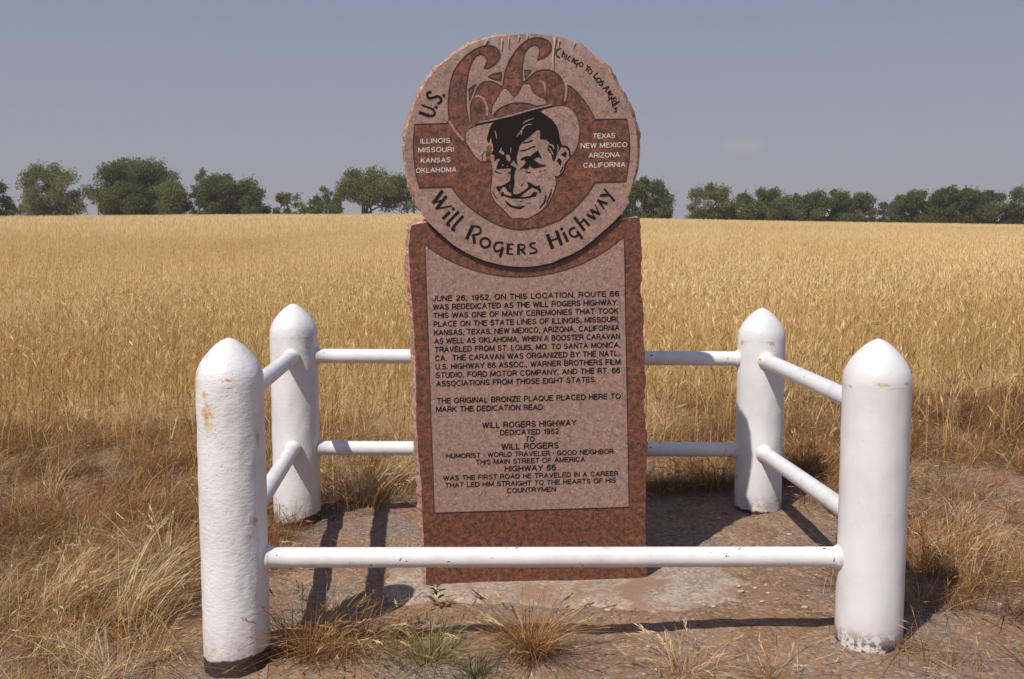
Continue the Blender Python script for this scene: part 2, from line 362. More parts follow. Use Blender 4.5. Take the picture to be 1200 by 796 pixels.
# ------------------------------------------------------------------ dry grass round the enclosure
acc = Acc()
def grass_density(x, y):
    e = .22*(vnoise(x*2.2, y*2.2, 41)-.5)*2
    d = np.zeros_like(x)
    left = (x < -1.16+e) & (y > 3.42+e*1.3-(x+1.2)*.25*0)
    left |= (x < -1.45+e)
    right = (x > 1.46+e) & (y > 3.95+e)
    back = (y > 5.55+e*.7)
    d = np.where(left, 1., d); d = np.where(right, .55, d); d = np.where(back, .9, d)
    d = np.where((x > 1.3+e) & ~right & ~back, .10, d)
    d = np.where((np.abs(x+.93) < .30) & (y < 3.62), 0, d)
    d = np.where((~left) & (~right) & (~back) & (y < 3.45+e) & (x < 1.3) & (np.abs(x+.93) > .24), .05, d)
    return d
def dry_zone(x0, x1, y0, y1, tufts):
    n = int((x1-x0)*(y1-y0)*tufts)
    x = rng.uniform(x0, x1, n); y = rng.uniform(y0, y1, n)
    keep = rng.random(n) < grass_density(x, y)*np.clip(.4+.9*vnoise(x*1.7, y*1.7, 51), 0, 1)
    x, y = x[keep], y[keep]
    if not len(x): return
    for bi in range(2):
        m_ = (40, 20)[bi]
        X = np.repeat(x, m_); Y = np.repeat(y, m_); n = len(X)
        ang = rng.uniform(0, 6.28, n); rad = np.abs(rng.normal(0, .05, n))
        X = X+np.cos(ang)*rad; Y = Y+np.sin(ang)*rad
        base = np.stack([X, Y, gz0(X, Y)-.012], 1)
        pt = np.repeat(np.clip(rng.normal(.48, .16, len(x)), 0, 1), m_)+.5*(vnoise(X*1.6, Y*1.6, 61)-.5)
        big = np.repeat(rng.uniform(.6, 1.3, len(x)), m_)
        if bi == 0:   # standing, windblown
            L = rng.uniform(.10, .27, n)*big
            az = np.repeat(rng.normal(.2, 1.2, len(x)), m_)+rng.normal(0, .9, n)
            Vt, Q, tip, td, k = blades(base, L, rng.uniform(.0009, .0026, n), az, np.abs(rng.normal(.30, .26, n)), np.abs(rng.normal(.5, .42, n)), 5)
            T = np.clip(pt+rng.normal(0, .21, n)+(.16*np.clip((4.7-Y)/.9, 0, 1)-.05*np.clip((Y-4.7)/.8, 0, 1))*(X < -1.1)-.07*(X > 1.2), 0, 1); acc.add(Vt, Q, rep(T, k))
            s = rng.random(n) < .16
            E, EQ = ears(tip[s]-td[s]*.02, td[s], rng.uniform(.02, .05, s.sum()), rng.uniform(.002, .005, s.sum())); acc.add(E, EQ, rep(np.clip(T[s]+.18, 0, 1), 8))
        else:         # flattened thatch
            L = rng.uniform(.10, .28, n)
            Vt, Q, _, _, k = blades(base+np.array([0, 0, .015]), L, rng.uniform(.002, .005, n), ang, rng.uniform(.7, 1.0, n), rng.uniform(0, .3, n), 3, fz=.28)
            acc.add(Vt, Q, rep(np.clip(pt-.22+rng.normal(0, .14, n), 0, 1), k))
dry_zone(-4.6, -1.0, 2.6, 7.6, 130)
dry_zone(-1.6, 1.7, 5.3, 6.9, 150)
dry_zone(1.2, 4.6, 2.9, 7.6, 130)
dry_zone(-1.2, 1.4, 2.9, 3.6, 40)
n = 1500
x = np.where(rng.random(n) < .55, rng.uniform(1.1, 3.0, n), rng.uniform(-1.8, 1.2, n)); y = rng.uniform(2.9, 4.1, n)
k_ = rng.random(n) < .15+vnoise(x*2.3, y*2.3, 81)**2; x, y = x[k_], y[k_]; n = len(x)
Vt, Q, _, _, k = blades(np.stack([x, y, gz(x, y)+.004], 1), rng.uniform(.04, .20, n), rng.uniform(.0018, .0042, n), rng.uniform(0, 6.28, n), rng.uniform(.9, 1.0, n), rng.uniform(0, .15, n), 3, fz=.06, face=None)
acc.add(Vt, Q, rep(np.clip(rng.normal(.6, .2, n), 0, 1), k))
dg = acc.build('dry_grass', M['dry'])
tag(dg, 'tangled brown dry grass around the enclosure', 'grass', kind='stuff')

# ------------------------------------------------------------------ gravel
def stones(n, xy, smin, smax):
    ph = np.linspace(0, 2*np.pi, 6, endpoint=False)
    tmpl = np.array([[0, 0, .55]]+[[math.cos(a)*.7, math.sin(a)*.7, .4] for a in ph]+[[math.cos(a+.4), math.sin(a+.4), -.1] for a in ph])
    f = []
    for i in range(6):
        j = (i+1) % 6; f += [[0, 1+i, 1+j, 0], [1+i, 7+i, 7+j, 1+j]]
    # triangles at the top as degenerate-free quads: split the fan in pairs
    top = [[0, 1, 2, 3], [0, 3, 4, 5], [0, 5, 6, 1]]; side = [[1+i, 7+i, 7+(i+1) % 6, 1+(i+1) % 6] for i in range(6)]
    Qt = np.array(top+side)
    x, y = xy
    s = smin+(smax-smin)*rng.random(n)**3
    jit = 1+rng.normal(0, .16, (n, len(tmpl), 3))
    a = rng.uniform(0, 6.28, n); ca, sa = np.cos(a), np.sin(a)
    v = tmpl[None]*jit*np.stack([s, s*rng.uniform(.55, 1, n), s*rng.uniform(.4, .75, n)], 1)[:, None]
    vx = v[..., 0]*ca[:, None]-v[..., 1]*sa[:, None]; vy = v[..., 0]*sa[:, None]+v[..., 1]*ca[:, None]
    V = np.stack([vx+x[:, None], vy+y[:, None], v[..., 2]+gz(x, y)[:, None]], -1)
    Q = (np.arange(n)[:, None, None]*len(tmpl)+Qt[None]).reshape(-1, 4)
    return V.reshape(-1, 3), Q, len(tmpl)
n = 15000
x = rng.uniform(-1.7, 2.4, n); y = rng.uniform(2.9, 5.7, n)
k_ = rng.random(n) < .15+1.0*vnoise(x*1.9, y*1.9, 71)**2
x, y = x[k_], y[k_]
V, Q, k = stones(len(x), (x, y), .0018, .0095)
def gravel_mat():
    m = straw('gravel_stone', [(0, (.10, .07, .055)), (.4, (.21, .15, .115)), (.75, (.32, .245, .19)), (1, (.48, .40, .33))], .0)
    return m
gv = npmesh('gravel', V, Q, gravel_mat(), tint=rep(np.clip(rng.normal(.45, .25, len(x)), 0, 1), k))
tag(gv, 'loose grey and tan gravel scattered over the dirt', 'gravel', kind='stuff')

# ------------------------------------------------------------------ trees on the skyline
def tube(P, rad, sides=6):
    P = [Vector(p) for p in P]; V = []; Fc = []
    for i, p in enumerate(P):
        d = (P[min(i+1, len(P)-1)]-P[max(i-1, 0)]).normalized()
        u = d.orthogonal().normalized(); v = d.cross(u)
        for s in range(sides):
            a = 2*math.pi*s/sides; V.append(p+(u*math.cos(a)+v*math.sin(a))*rad[i])
    for i in range(len(P)-1):
        for s in range(sides):
            t = (s+1) % sides; Fc.append((i*sides+s, i*sides+t, (i+1)*sides+t, (i+1)*sides+s))
    return V, Fc
def tree(xl, xr, top, Y, label, tint=.4, fill=1.0, low=.05, skew=0., lobes=22, seed=0, name='field_tree', cat='tree', group='trees along the far edge of the field'):
    r = np.random.default_rng(seed+100)
    xc = (xl+xr)/2; X = (xc-600)/F*Y*1.003
    W = (xr-xl)/F*Y; zt = float(on_y(xc, top, Y).z); z0 = float(gz0(X, Y))-.1; H = zt-z0
    root = empty(name, (X, Y, z0)); tag(root, label, cat, group)
    # lobes fill an uneven envelope
    C = []; rad = []
    prof = lambda h: math.sqrt(max(.01, 1-((h-.28)/.74)**2)) if h > .28 else .88+.12*h/.28
    lobes = int(lobes*2.2)
    for i in range(lobes*6):
        if len(C) >= lobes: break
        h = r.uniform(low+.04, .86)
        u = r.uniform(-1, 1)
        cx = (u*prof(h)*.86+skew*(h-.4))*W/2; cy = r.uniform(-.7, .7)*prof(h)*W/2
        C.append((cx, cy, h*H)); rad.append(r.uniform(.08, .15)*min(W, H*1.4))
    C.append((skew*.5*W/2+r.uniform(-.12, .12)*W, 0, H*.90)); rad.append(.09*min(W, H*1.3))
    for s_ in (-1, 1): C.append((s_*W*.41, 0, H*r.uniform(max(low, .2), .5))); rad.append(.10*min(W, H))
    if low < .12:
        for u in np.linspace(-.75, .75, max(3, int(W/1.2))): C.append((u*W/2, r.uniform(-.5, .5), H*r.uniform(.06, .2))); rad.append(.13*min(W, H))
    C = np.array(C); rad = np.array(rad)
    allV = []; T = []
    def leaves(p, tt, smin=.09, smax=.22):
        n = len(p); s = r.uniform(smin, smax, n)[:, None]
        p[:, 2] = np.clip(p[:, 2], .1, H*1.02)
        a = r.normal(size=(n, 3)); a /= np.linalg.norm(a, axis=1)[:, None]; b = np.cross(a, r.normal(size=(n, 3))); b /= np.linalg.norm(b, axis=1)[:, None]
        allV.append(np.stack([p-a*s, p-b*s*.55, p+a*s*1.3, p+b*s*.55], 1).reshape(-1, 3)); T.append(np.repeat(np.clip(tt, 0, 1), 4))
    for c, q in zip(C, rad):
        n = int(300*fill*np.clip((q/1.0)**1.7, .3, 4)); lt = tint+r.normal(0, .10)
        d = r.normal(size=(n, 3)); d /= np.linalg.norm(d, axis=1)[:, None]
        leaves(c+d*(r.uniform(0, 1, n)**.45)[:, None]*q*np.array([1.25, 1.1, .9]), lt+r.normal(0, .13, n))
        for k in range(int(9*max(.6, fill))):          # feathery sprays that break the outline
            d = r.normal(size=3)+np.array([.15, 0, .55]); d /= np.linalg.norm(d); m_ = 11
            t_ = np.linspace(.6, r.uniform(1.25, 1.8), m_)[:, None]
            leaves(c+d*t_*q+r.normal(0, .07*q, (m_, 3))+np.array([.10, 0, -.02])*t_*t_*q, lt+.06+r.normal(0, .12, m_), .06, .15)
    V = np.concatenate(allV); nq = len(V)//4
    npmesh('crown', V, np.arange(nq*4).reshape(-1, 4), M['leaf'], root, np.concatenate(T))
    V = []; Fc = []
    stems = max(2, int(W/1.6)) if low < .12 else max(3, int(W/1.8))
    for i in range(min(stems, 7)):
        c = C[r.integers(0, len(C))]
        bx = r.normal(0, .07*W); q = .05+.012*H
        P = [(bx, 0, -.2), (bx+.12*(c[0]-bx), c[1]*.2, c[2]*.35), (bx+.55*(c[0]-bx), c[1]*.6, c[2]*.72), tuple(c)]
        v, f = tube(P, [q*1.2, q, q*.6, q*.2]); o = len(V); V += v; Fc += [tuple(j+o for j in g_) for g_ in f]
        for b_ in range(3):
            c2 = C[r.integers(0, len(C))]; s_ = Vector(P[1]).lerp(Vector(P[2]), r.uniform(.1, .9))
            v, f = tube([s_, s_.lerp(Vector(c2), .5)+Vector((0, 0, .1*H*r.uniform(-.3, 1))), Vector(c2)], [q*.45, q*.3, q*.1], 5); o = len(V); V += v; Fc += [tuple(j+o for j in g_) for g_ in f]
    pymesh('trunk', V, Fc, M['bark'], root, smooth=True)
    return root
tree(-38, 18, 209, 186, 'dark round tree cut off by the left end of the treeline', .22, 1.2, lobes=16, seed=1)
tree(31, 106, 189, 186, 'pale olive tree with a thin open top standing alone on the left', .72, .62, skew=-.15, lobes=22, seed=2)
tree(116, 226, 186, 187, 'biggest broad dark tree on the left with a peaked crown', .42, 1.0, skew=.05, lobes=32, seed=3)
tree(226, 262, 195, 191, 'narrow tree poking up between the broad dark tree and the sloping tree', .48, .8, lobes=12, seed=4)
tree(238, 323, 205, 186, 'dense green tree with a crown sloping down to the right', .36, 1.15, skew=-.35, lobes=26, seed=5)
tree(322, 361, 226, 188, 'small pale green bush in the gap left of the bushy clump', .66, .8, lobes=9, seed=6, name='field_bush', cat='bush')
tree(364, 404, 218, 187, 'ragged small bushy tree left of the open tree with bare limbs', .5, .85, lobes=11, seed=7)
tree(392, 470, 195, 186, 'open airy tree with bare limbs showing left of the granite disc', .60, .7, low=.32, lobes=24, seed=8)
tree(448, 512, 203, 188, 'tree half hidden behind the left rim of the granite disc', .5, .8, low=.2, lobes=16, seed=9)
tree(724, 786, 207, 186, 'lone rounded tree just right of the granite disc', .36, 1.1, skew=-.2, lobes=18, seed=10)
tree(802, 862, 214, 190, 'pale feathery tree starting the right hand tree row', .62, .8, lobes=16, seed=11)
tree(844, 920, 220, 190, 'mid green rounded tree second in the right hand tree row', .48, 1.0, lobes=16, seed=12)
tree(890, 966, 227, 191, 'low dark tree third in the right hand tree row', .36, 1.1, lobes=15, seed=13)
tree(932, 998, 222, 190, 'dark tree just left of the gap tree in the right hand row', .34, 1.1, lobes=15, seed=14)
tree(968, 1023, 226, 190, 'dark tree on the left edge of the sky gap in the right row', .38, 1.1, lobes=14, seed=15)
tree(1024, 1070, 229, 191, 'low tree on the right edge of the sky gap in the right row', .35, 1.1, lobes=13, seed=16)
tree(1048, 1110, 223, 190, 'dark round tree second right of the sky gap', .30, 1.1, lobes=14, seed=17)
tree(1080, 1150, 218, 190, 'tallest tree of the clump right of the sky gap', .34, 1.15, lobes=17, seed=18)
tree(1120, 1180, 224, 191, 'dense dark tree right of the tallest one in the right row', .30, 1.15, lobes=14, seed=19)
tree(1168, 1235, 217, 189, 'tree at the far right end cut off by the picture edge', .32, 1.1, lobes=16, seed=20)
for i, (xl, xr, tp, lb) in enumerate(((10, 46, 240, 'low grey scrub bush between the cut off tree and the pale olive tree'), (352, 372, 243, 'tiny scrub bush beside the small pale green bush'))):
    tree(xl, xr, tp, 200, lb, .6, .8, lobes=6, seed=40+i, name='scrub_bush', cat='bush', group='low scrub along the far edge')

# ------------------------------------------------------------------ summer haze in the air
def haze():
    x0, x1, y0, y1, z0, z1 = -345, 345, -25, 465, -8, 16
    V = [(x, y, z) for x in (x0, x1) for y in (y0, y1) for z in (z0, z1)]
    Fc = [(0, 1, 3, 2), (4, 6, 7, 5), (0, 4, 5, 1), (2, 3, 7, 6), (0, 2, 6, 4), (1, 5, 7, 3)]
    m = bpy.data.materials.new('haze'); m.use_nodes = True; t = m.node_tree
    t.nodes.remove(t.nodes['Principled BSDF']); v = t.nodes.new('ShaderNodeVolumePrincipled')
    v.inputs['Color'].default_value = (.90, .88, .90, 1); v.inputs['Density'].default_value = .0003; v.inputs['Anisotropy'].default_value = .0
    t.links.new(v.outputs[0], t.nodes['Material Output'].inputs['Volume'])
    o = pymesh('haze', V, Fc, m); tag(o, 'thin pale summer haze over the field', 'haze', kind='stuff')
haze()

# ------------------------------------------------------------------ granite monument
YAW = R(2.0); SO = Vector((.05, 4.33, 0)); GB = float(gz0(.05, 4.33))
UA = Vector((math.cos(YAW), math.sin(YAW), 0)); NA = Vector((math.sin(YAW), -math.cos(YAW), 0))
ORI = Vector((SO.x, SO.y, GB))
def uv(p):                                # a point of the engraving -> (u, v) on the stone's face
    d = ray(*p); t = (SO-Vector((0, 0, CAMH))).dot(NA)/d.dot(NA)
    q = Vector((0, 0, CAMH))+d*t-ORI
    return (q.dot(UA), q.z)
mon = empty('granite_monument', ORI, YAW)
tag(mon, 'tall red granite roadside monument with a round engraved disc on top', 'monument')
def crop(x0, y0, s, pts): return [(x0+a/s, y0+b/s) for a, b in pts]
def spline(P, closed=True, k=5):
    P = np.array(P, float); n = len(P); out = []
    rng_i = range(n if closed else n-1)
    for i in rng_i:
        p0, p1, p2, p3 = (P[(i-1) % n], P[i], P[(i+1) % n], P[(i+2) % n]) if closed else (P[max(i-1, 0)], P[i], P[i+1], P[min(i+2, n-1)])
        for j in range(k):
            t = j/k
            out.append(.5*((2*p1)+(-p0+p2)*t+(2*p0-5*p1+4*p2-p3)*t*t+(-p0+3*p1-3*p2+p3)*t**3))
    if not closed: out.append(P[-1])
    return [tuple(p) for p in out]
class Sheet:                               # thin raised shapes on the stone, one mesh
    def __init__(s): s.V = []; s.F = []; s.k = 0
    def poly(s, pts, y, th=.0009):
        L = [uv(p) for p in pts]
        tri = tessellate_polygon([[Vector((a, b, 0)) for a, b in L]])
        o = len(s.V); n = len(L)
        s.V += [(a, y, b) for a, b in L]+[(a, y+th, b) for a, b in L]
        for t in tri:
            a, b, c = (L[i] for i in t)
            cw = (b[0]-a[0])*(c[1]-a[1])-(b[1]-a[1])*(c[0]-a[0])
            s.F.append(tuple(o+i for i in (t if cw > 0 else t[::-1])))
        for i in range(n):
            j = (i+1) % n; s.F.append((o+i, o+n+i, o+n+j, o+j))
    def stroke(s, pts, wpx, y, closed=False, th=.0009, taper=0., smooth=True):
        if smooth and len(pts) > 2: pts = spline(pts, closed, 4)
        P = np.array(pts, float); n = len(P); s.k += 1; y = y-(s.k % 40)*.000012
        if closed: d = np.roll(P, -1, 0)-np.roll(P, 1, 0)
        else: d = np.gradient(P, axis=0)
        d /= np.linalg.norm(d, axis=1)[:, None]+1e-9; nn = np.stack([-d[:, 1], d[:, 0]], 1)
        ww = np.full(n, wpx/2.) if not taper else wpx/2*(1-taper*np.abs(np.linspace(-1, 1, n))**1.5)
        A = P+nn*ww[:, None]; B = P-nn*ww[:, None]
        o = len(s.V)
        for a, b in zip(A, B):
            for q in (a, b):
                u, v = uv(q); s.V += [(u, y, v), (u, y+th, v)]
        for i in range(n if closed else n-1):
            j = (i+1) % n; a, b, c, d_ = o+4*i, o+4*i+2, o+4*j+2, o+4*j
            s.F += [(a, b, c, d_), (a, d_, d_+1, a+1), (b, b+1, c+1, c)]
        if not closed: s.F += [(o, o+1, o+3, o+2), (o+4*n-4, o+4*n-2, o+4*n-1, o+4*n-3)]
    def dot(s, c, r, y):
        s.poly([(c[0]+r*math.cos(a), c[1]+r*math.sin(a)) for a in np.linspace(0, 2*math.pi, 12, endpoint=False)], y)
    def build(s, name, m, parent):
        o = pymesh(name, s.V, s.F, m, parent)
        import bmesh
        bm = bmesh.new(); bm.from_mesh(o.data); bmesh.ops.recalc_face_normals(bm, faces=bm.faces); bm.to_mesh(o.data); bm.free()
        return o

def stone(name, outline, inset, depth, front, mface, mrim, seed, rough=.006, step=.014):
    """block of stone from a traced silhouette: flat face, rock-pitched rim, flat back"""
    P = np.array([uv(p) for p in outline]); out = []
    for i in range(len(P)):
        a, b = P[i], P[(i+1) % len(P)]; m_ = max(1, int(np.linalg.norm(b-a)/step))
        out += [a+(b-a)*j/m_ for j in range(m_)]
    P = np.array(out); n = len(P); c = P.mean(0)
    d = np.roll(P, -1, 0)-np.roll(P, 1, 0); nrm = np.stack([d[:, 1], -d[:, 0]], 1); nrm /= np.linalg.norm(nrm, axis=1)[:, None]+1e-9
    if (np.sum((P-c)*nrm, 1)).mean() < 0: nrm = -nrm
    r = np.random.default_rng(seed)
    def nz(f, k): 
        s = np.arange(n)*step
        return vnoise(s*f, s*0+k, seed)-.5
    rings = []
    ds = [(0, 1.0), (.010, .55), (.030, .1), (.06, 0), (.10, .05), (depth-.03, .0), (depth, .8)]
    for k, (dd, ins) in enumerate(ds):
        off = -inset(P, nrm)*ins
        amp = rough*(0.35 if k == 0 else 1.0)
        off = off+amp*(1.6*nz(9, k*1.7)+1.0*nz(31, k*3.1)+.7*(r.random(n)-.5)*(k > 0))
        q = P+nrm*off[:, None]
        yy = front+dd+(0 if k in (0, 6) else .006*(r.random(n)-.5))
        rings.append(np.stack([q[:, 0], np.full(n, 1)*yy, q[:, 1]], 1))
    root_f = pymesh(name, [], [], mface, mon)
    V = np.concatenate(rings); Fc = []; mi = []
    def cap(ring, flip):
        L = [Vector((a[0], a[2], 0)) for a in rings[ring]]
        for t in tessellate_polygon([L]):
            a, b, c_ = (L[i] for i in t); cw = (b.x-a.x)*(c_.y-a.y)-(b.y-a.y)*(c_.x-a.x)
            t = t if (cw > 0) != flip else t[::-1]
            Fc.append(tuple(ring*n+i for i in t)); mi.append(0 if ring == 0 else 1)
    cap(0, False); cap(len(ds)-1, True)
    for k in range(len(ds)-1):
        for i in range(n):
            j = (i+1) % n; Fc.append((k*n+i, (k+1)*n+i, (k+1)*n+j, k*n+j)); mi.append(1)
    me = bpy.data.meshes.new(name); me.from_pydata([tuple(v) for v in V], [], Fc); me.materials.append(mface); me.materials.append(mrim)
    me.polygons.foreach_set('material_index', np.array(mi, np.int32)); me.update()
    import bmesh
    bm = bmesh.new(); bm.from_mesh(me); bmesh.ops.recalc_face_normals(bm, faces=bm.faces); bm.to_mesh(me); bm.free()
    root_f.data = me
    return root_f
slab_out = [(476, 264), (486, 260), (501, 258), (520, 257), (700, 254), (727, 254), (751, 253), (752, 280), (752.5, 310), (753, 325), (751, 341), (754.6, 356), (754, 387), (757, 413), (756.5, 450), (757, 480), (759, 521), (758, 560), (757, 618),
            (758.5, 690), (757, 716), (496, 724), (494.5, 693), (491, 630), (487.6, 563), (484, 520), (483, 500), (482, 480), (480.7, 413), (479, 380), (478, 354), (474.5, 325), (474, 300)]
def slab_inset(P, nrm):
    return np.where(nrm[:, 0] < -.5, .018, np.where(nrm[:, 0] > .5, .005, np.where(nrm[:, 1] > .5, .007, .004)))
stone('slab', slab_out, slab_inset, .20, 0.0, M['polished'], M['rough'], 3, rough=.009)
disc_out = [(600, 38.5), (622, 37.5), (640, 38.5), (656, 41.5), (668, 45), (682, 51), (695, 61), (704, 69), (713, 76), (722, 88), (727, 99), (734, 108), (741, 124), (745, 136), (749, 150), (751, 170), (750, 186), (748, 203), (743, 221), (737, 237), (728, 251),
            (718, 262), (706, 274), (690, 287), (672, 298), (648, 308), (625, 312.5), (610, 313), (590, 311.5), (572, 307), (550, 298.5), (530, 287), (516, 275.5), (502, 261), (494, 250), (487, 241), (481, 228), (476, 214), (473, 198), (470, 176),
            (471, 160), (475, 143), (480, 128), (485, 115), (491, 104), (499, 90), (510, 77), (521, 68), (535, 58), (548, 50.5), (563, 44.5), (580, 40.5)]
def disc_inset(P, nrm):
    return np.where(nrm[:, 1] < -.45, .001, np.where(nrm[:, 0] < -.3, .012, np.where(nrm[:, 0] > .6, .015, np.where(nrm[:, 1] > .75, .010, .008))))
stone('disc', disc_out, disc_inset, .186, -.008, M['frosted'], M['rough'], 5, rough=.008)

# --- etched panel on the slab with its curved head
S = Sheet()
panel = [(497.8, 286), (504, 291.5), (516, 299.5), (528, 306), (540, 311.5), (555, 316.8), (571, 321), (590, 324), (609, 325), (628, 323.8), (646, 320.6), (664, 316), (682, 309.3), (698, 301.3), (714, 291.2), (731.5, 278.2), (733.5, 400), (737, 594.2), (509.2, 601), (504, 460)]
S.poly(panel, -.0012)
S.build('etched_panel', M['frosted'], mon)
# --- etched dark field of the disc
A = lambda p: crop(520, 40, 13.2625, p)
B = lambda p: crop(580, 40, 13.2625, p)
C_ = lambda p: crop(520, 90, 13.2625, p)
D = lambda p: crop(580, 90, 13.2625, p)
Fp = lambda p: crop(540, 130, 13.2625, p)
Gp = lambda p: crop(600, 130, 13.2625, p)
H_ = lambda p: crop(560, 170, 17.683, p)
I_ = lambda p: crop(605, 170, 17.683, p)
J_ = lambda p: crop(565, 205, 17.683, p)
K_ = lambda p: crop(605, 205, 17.683, p)
main = [(486, 146), (505, 145.4), (523.5, 144.8), (526, 141), (525.3, 131), (525.0, 120), (526.2, 106), (528, 95.5), (531.3, 85.2), (536.6, 76.2), (544.9, 66.4), (556.2, 58.1), (565.2, 54.5), (574.3, 53.7), (580.3, 55.5), (584.6, 59.4), (585.8, 63.8), (584.3, 69.6), (579.6, 75.4), (574, 79),
        (569.8, 80.3), (566.9, 79.8), (569, 76.2), (570.6, 72.4), (570, 68), (567.5, 64.7), (562.4, 63.4), (557.7, 65.3), (553.9, 70.2), (550.5, 77.7), (548.3, 86.7), (546.8, 97.3), (545.8, 108.8), (545.7, 121.7), (547.1, 132.2), (549.6, 143.8), (551.8, 144), (551, 132.2), (551, 124.7), (552.6, 119.4), (556.6, 110.6),
        (558.7, 104.3), (562.4, 98.9), (568.3, 95.9), (575.8, 95.6), (581.8, 98), (587.8, 101.8), (589.4, 99.5), (590.2, 92.8), (592.1, 83), (596.6, 71.7), (602.6, 61.9), (610.2, 52.8), (619.2, 46.4), (628.3, 44.4), (635.8, 45.1), (642.4, 48.3), (645.7, 53), (645.3, 58.9), (641.8, 64.1), (635.8, 67.9), (629, 70.3),
        (631.3, 65.6), (632.2, 60.4), (631.2, 55.3), (628.3, 52.9), (623.7, 53), (618.5, 56.2), (613.9, 62.6), (612.4, 71.7), (611.4, 82.2), (611.4, 94.5), (613.6, 96.2), (617.7, 93.5), (623.7, 87.5), (629, 83.7), (635.8, 82.2), (643.3, 82.2), (649.4, 84.5), (655.4, 89), (660, 96.6), (660.8, 105), (660, 114.1), (659, 119.4),
        (661, 120.6), (663.4, 118.7), (664.9, 111.1), (665.3, 103.6), (664.5, 99.4), (668.7, 102), (676.2, 108.5), (685.2, 119.4), (692, 130), (697.3, 140.1), (715, 139.9), (734, 139.6), (737, 160), (737.3, 175), (736.3, 190), (732.6, 212.5), (715, 213), (696.5, 213.5), (688, 227), (673.4, 243.5), (656.3, 257), (634.4, 265.7),
        (610, 268.8), (599.7, 268), (585, 264), (565.6, 254), (548.5, 241.8), (536.3, 229.6), (528.8, 218.8), (510, 219.3), (491.2, 219.8), (487.3, 204), (484.8, 185), (484.2, 165)]
tri1 = A([(680, 665), (760, 625), (900, 600), (892, 660), (880, 720), (790, 700)])
tri2 = C_([(385, 200), (500, 115), (460, 190), (395, 370)])
tri3 = B([(455, 560), (555, 565), (465, 695)])
S = Sheet(); yb = -.0092
for p in (main, tri1, tri2, tri3): S.poly(p, yb)
S.build('polished_field', M['polished'], mon)
crown = [(589.4, 104.6), (584, 112.6), (578, 123.2), (576.2, 129.2), (576.2, 134.5), (578, 135.6), (579.6, 133), (584.8, 127.7), (591.4, 124.3), (599.6, 121.3), (610.2, 120.8), (619.2, 121.7), (628.3, 124.5), (632.8, 124), (640, 122), (638, 116.4), (631.3, 113.7), (626, 109.6), (622.2, 103.6), (621, 99.6),
         (617.7, 98.6), (613.2, 98.9), (610.9, 101.3), (609, 106.6), (606, 111.5), (601.9, 113.4), (597.3, 108.9), (593.2, 104.9)]
face = [(577.7, 143.4), (562.6, 146.6), (553.6, 149.6), (547.8, 153.4), (545.3, 158.7), (545.9, 166.2), (550.6, 174.5), (556.6, 183.5), (562, 188.5), (566, 190), (570, 189), (574.4, 188.7), (576.5, 198.3), (576.5, 206.8), (575.7, 213.5), (575, 223.7), (576.6, 229.8), (580.8, 237.8), (586.5, 242.8), (591.5, 247.5), (597.3, 254),
        (601, 256.3), (609.5, 255.7), (617.3, 256.4), (625.9, 252.2), (635.6, 246), (645.4, 233.2), (650, 221.5), (651.4, 214.9), (651, 209), (650.4, 206.5), (653, 207.3), (657.6, 203.4), (661, 198.3), (661.8, 192.6), (665, 188.1), (667.9, 184.3), (672.6, 179), (676.9, 169.2), (679, 154.9), (678.3, 145), (674.7, 134.8),
        (668, 127.3), (663.4, 125), (655, 124.5), (647.7, 125.6), (638.8, 127.9), (630.5, 131.6), (615, 135), (600, 138.5)]
S = Sheet(); y2 = -.0104
for p in (crown, face): S.poly(spline(p, True, 3), y2)
S.stroke([(526.2, 142), (531, 150), (537, 158), (543.5, 165)], 2.6, y2)
S.stroke([(551, 121.5), (555, 115), (560, 113), (565.5, 115.2), (569.3, 121.5), (571.2, 130), (570.5, 135.8)], 2.2, y2)
S.stroke([(631.5, 95.8), (635.5, 96.8), (638, 101), (638.9, 109)], 2.6, y2, taper=.5)
S.stroke([(562, 143.6), (580, 140.2), (600, 135.4), (622, 129.0), (646.3, 123.2)], 1.8, y2)
S.build('etched_portrait', M['frosted'], mon)
# --- thin engraved outlines
S = Sheet(); yl = -.0108
for p in (main, tri1, tri2, tri3): S.stroke(p, 1.0, yl, closed=True, smooth=False)
S.stroke(crown, .9, yl, closed=True); S.stroke(face, .9, yl, closed=True)
seam = [(500.5, 261), (517.5, 277.8), (542.5, 295.2), (572.5, 308), (610, 313.8), (648, 308.8), (681, 293), (710, 269.5), (726.5, 254.5)]
S.stroke(panel, 1.0, -.0022, closed=True, smooth=False)
S.stroke(H_([(155, 130), (100, 190), (85, 260), (110, 340)]), 1.1, yl); S.stroke(H_([(190, 30), (180, 180), (185, 330)]), 1.0, yl); S.stroke(H_([(270, 20), (245, 160), (245, 320)]), .9, yl)
S.build('engraved_outline', M['line'], mon)
S = Sheet(); S.stroke(seam, 2.1, -.0094, th=.004); S.build('seam_groove', M['black'], mon)
S = Sheet(); S.poly(Fp([(400, 570), (450, 520), (478, 560), (462, 690), (445, 785), (395, 785), (412, 680)]), -.0112); S.build('etched_ear', M['polished'], mon)
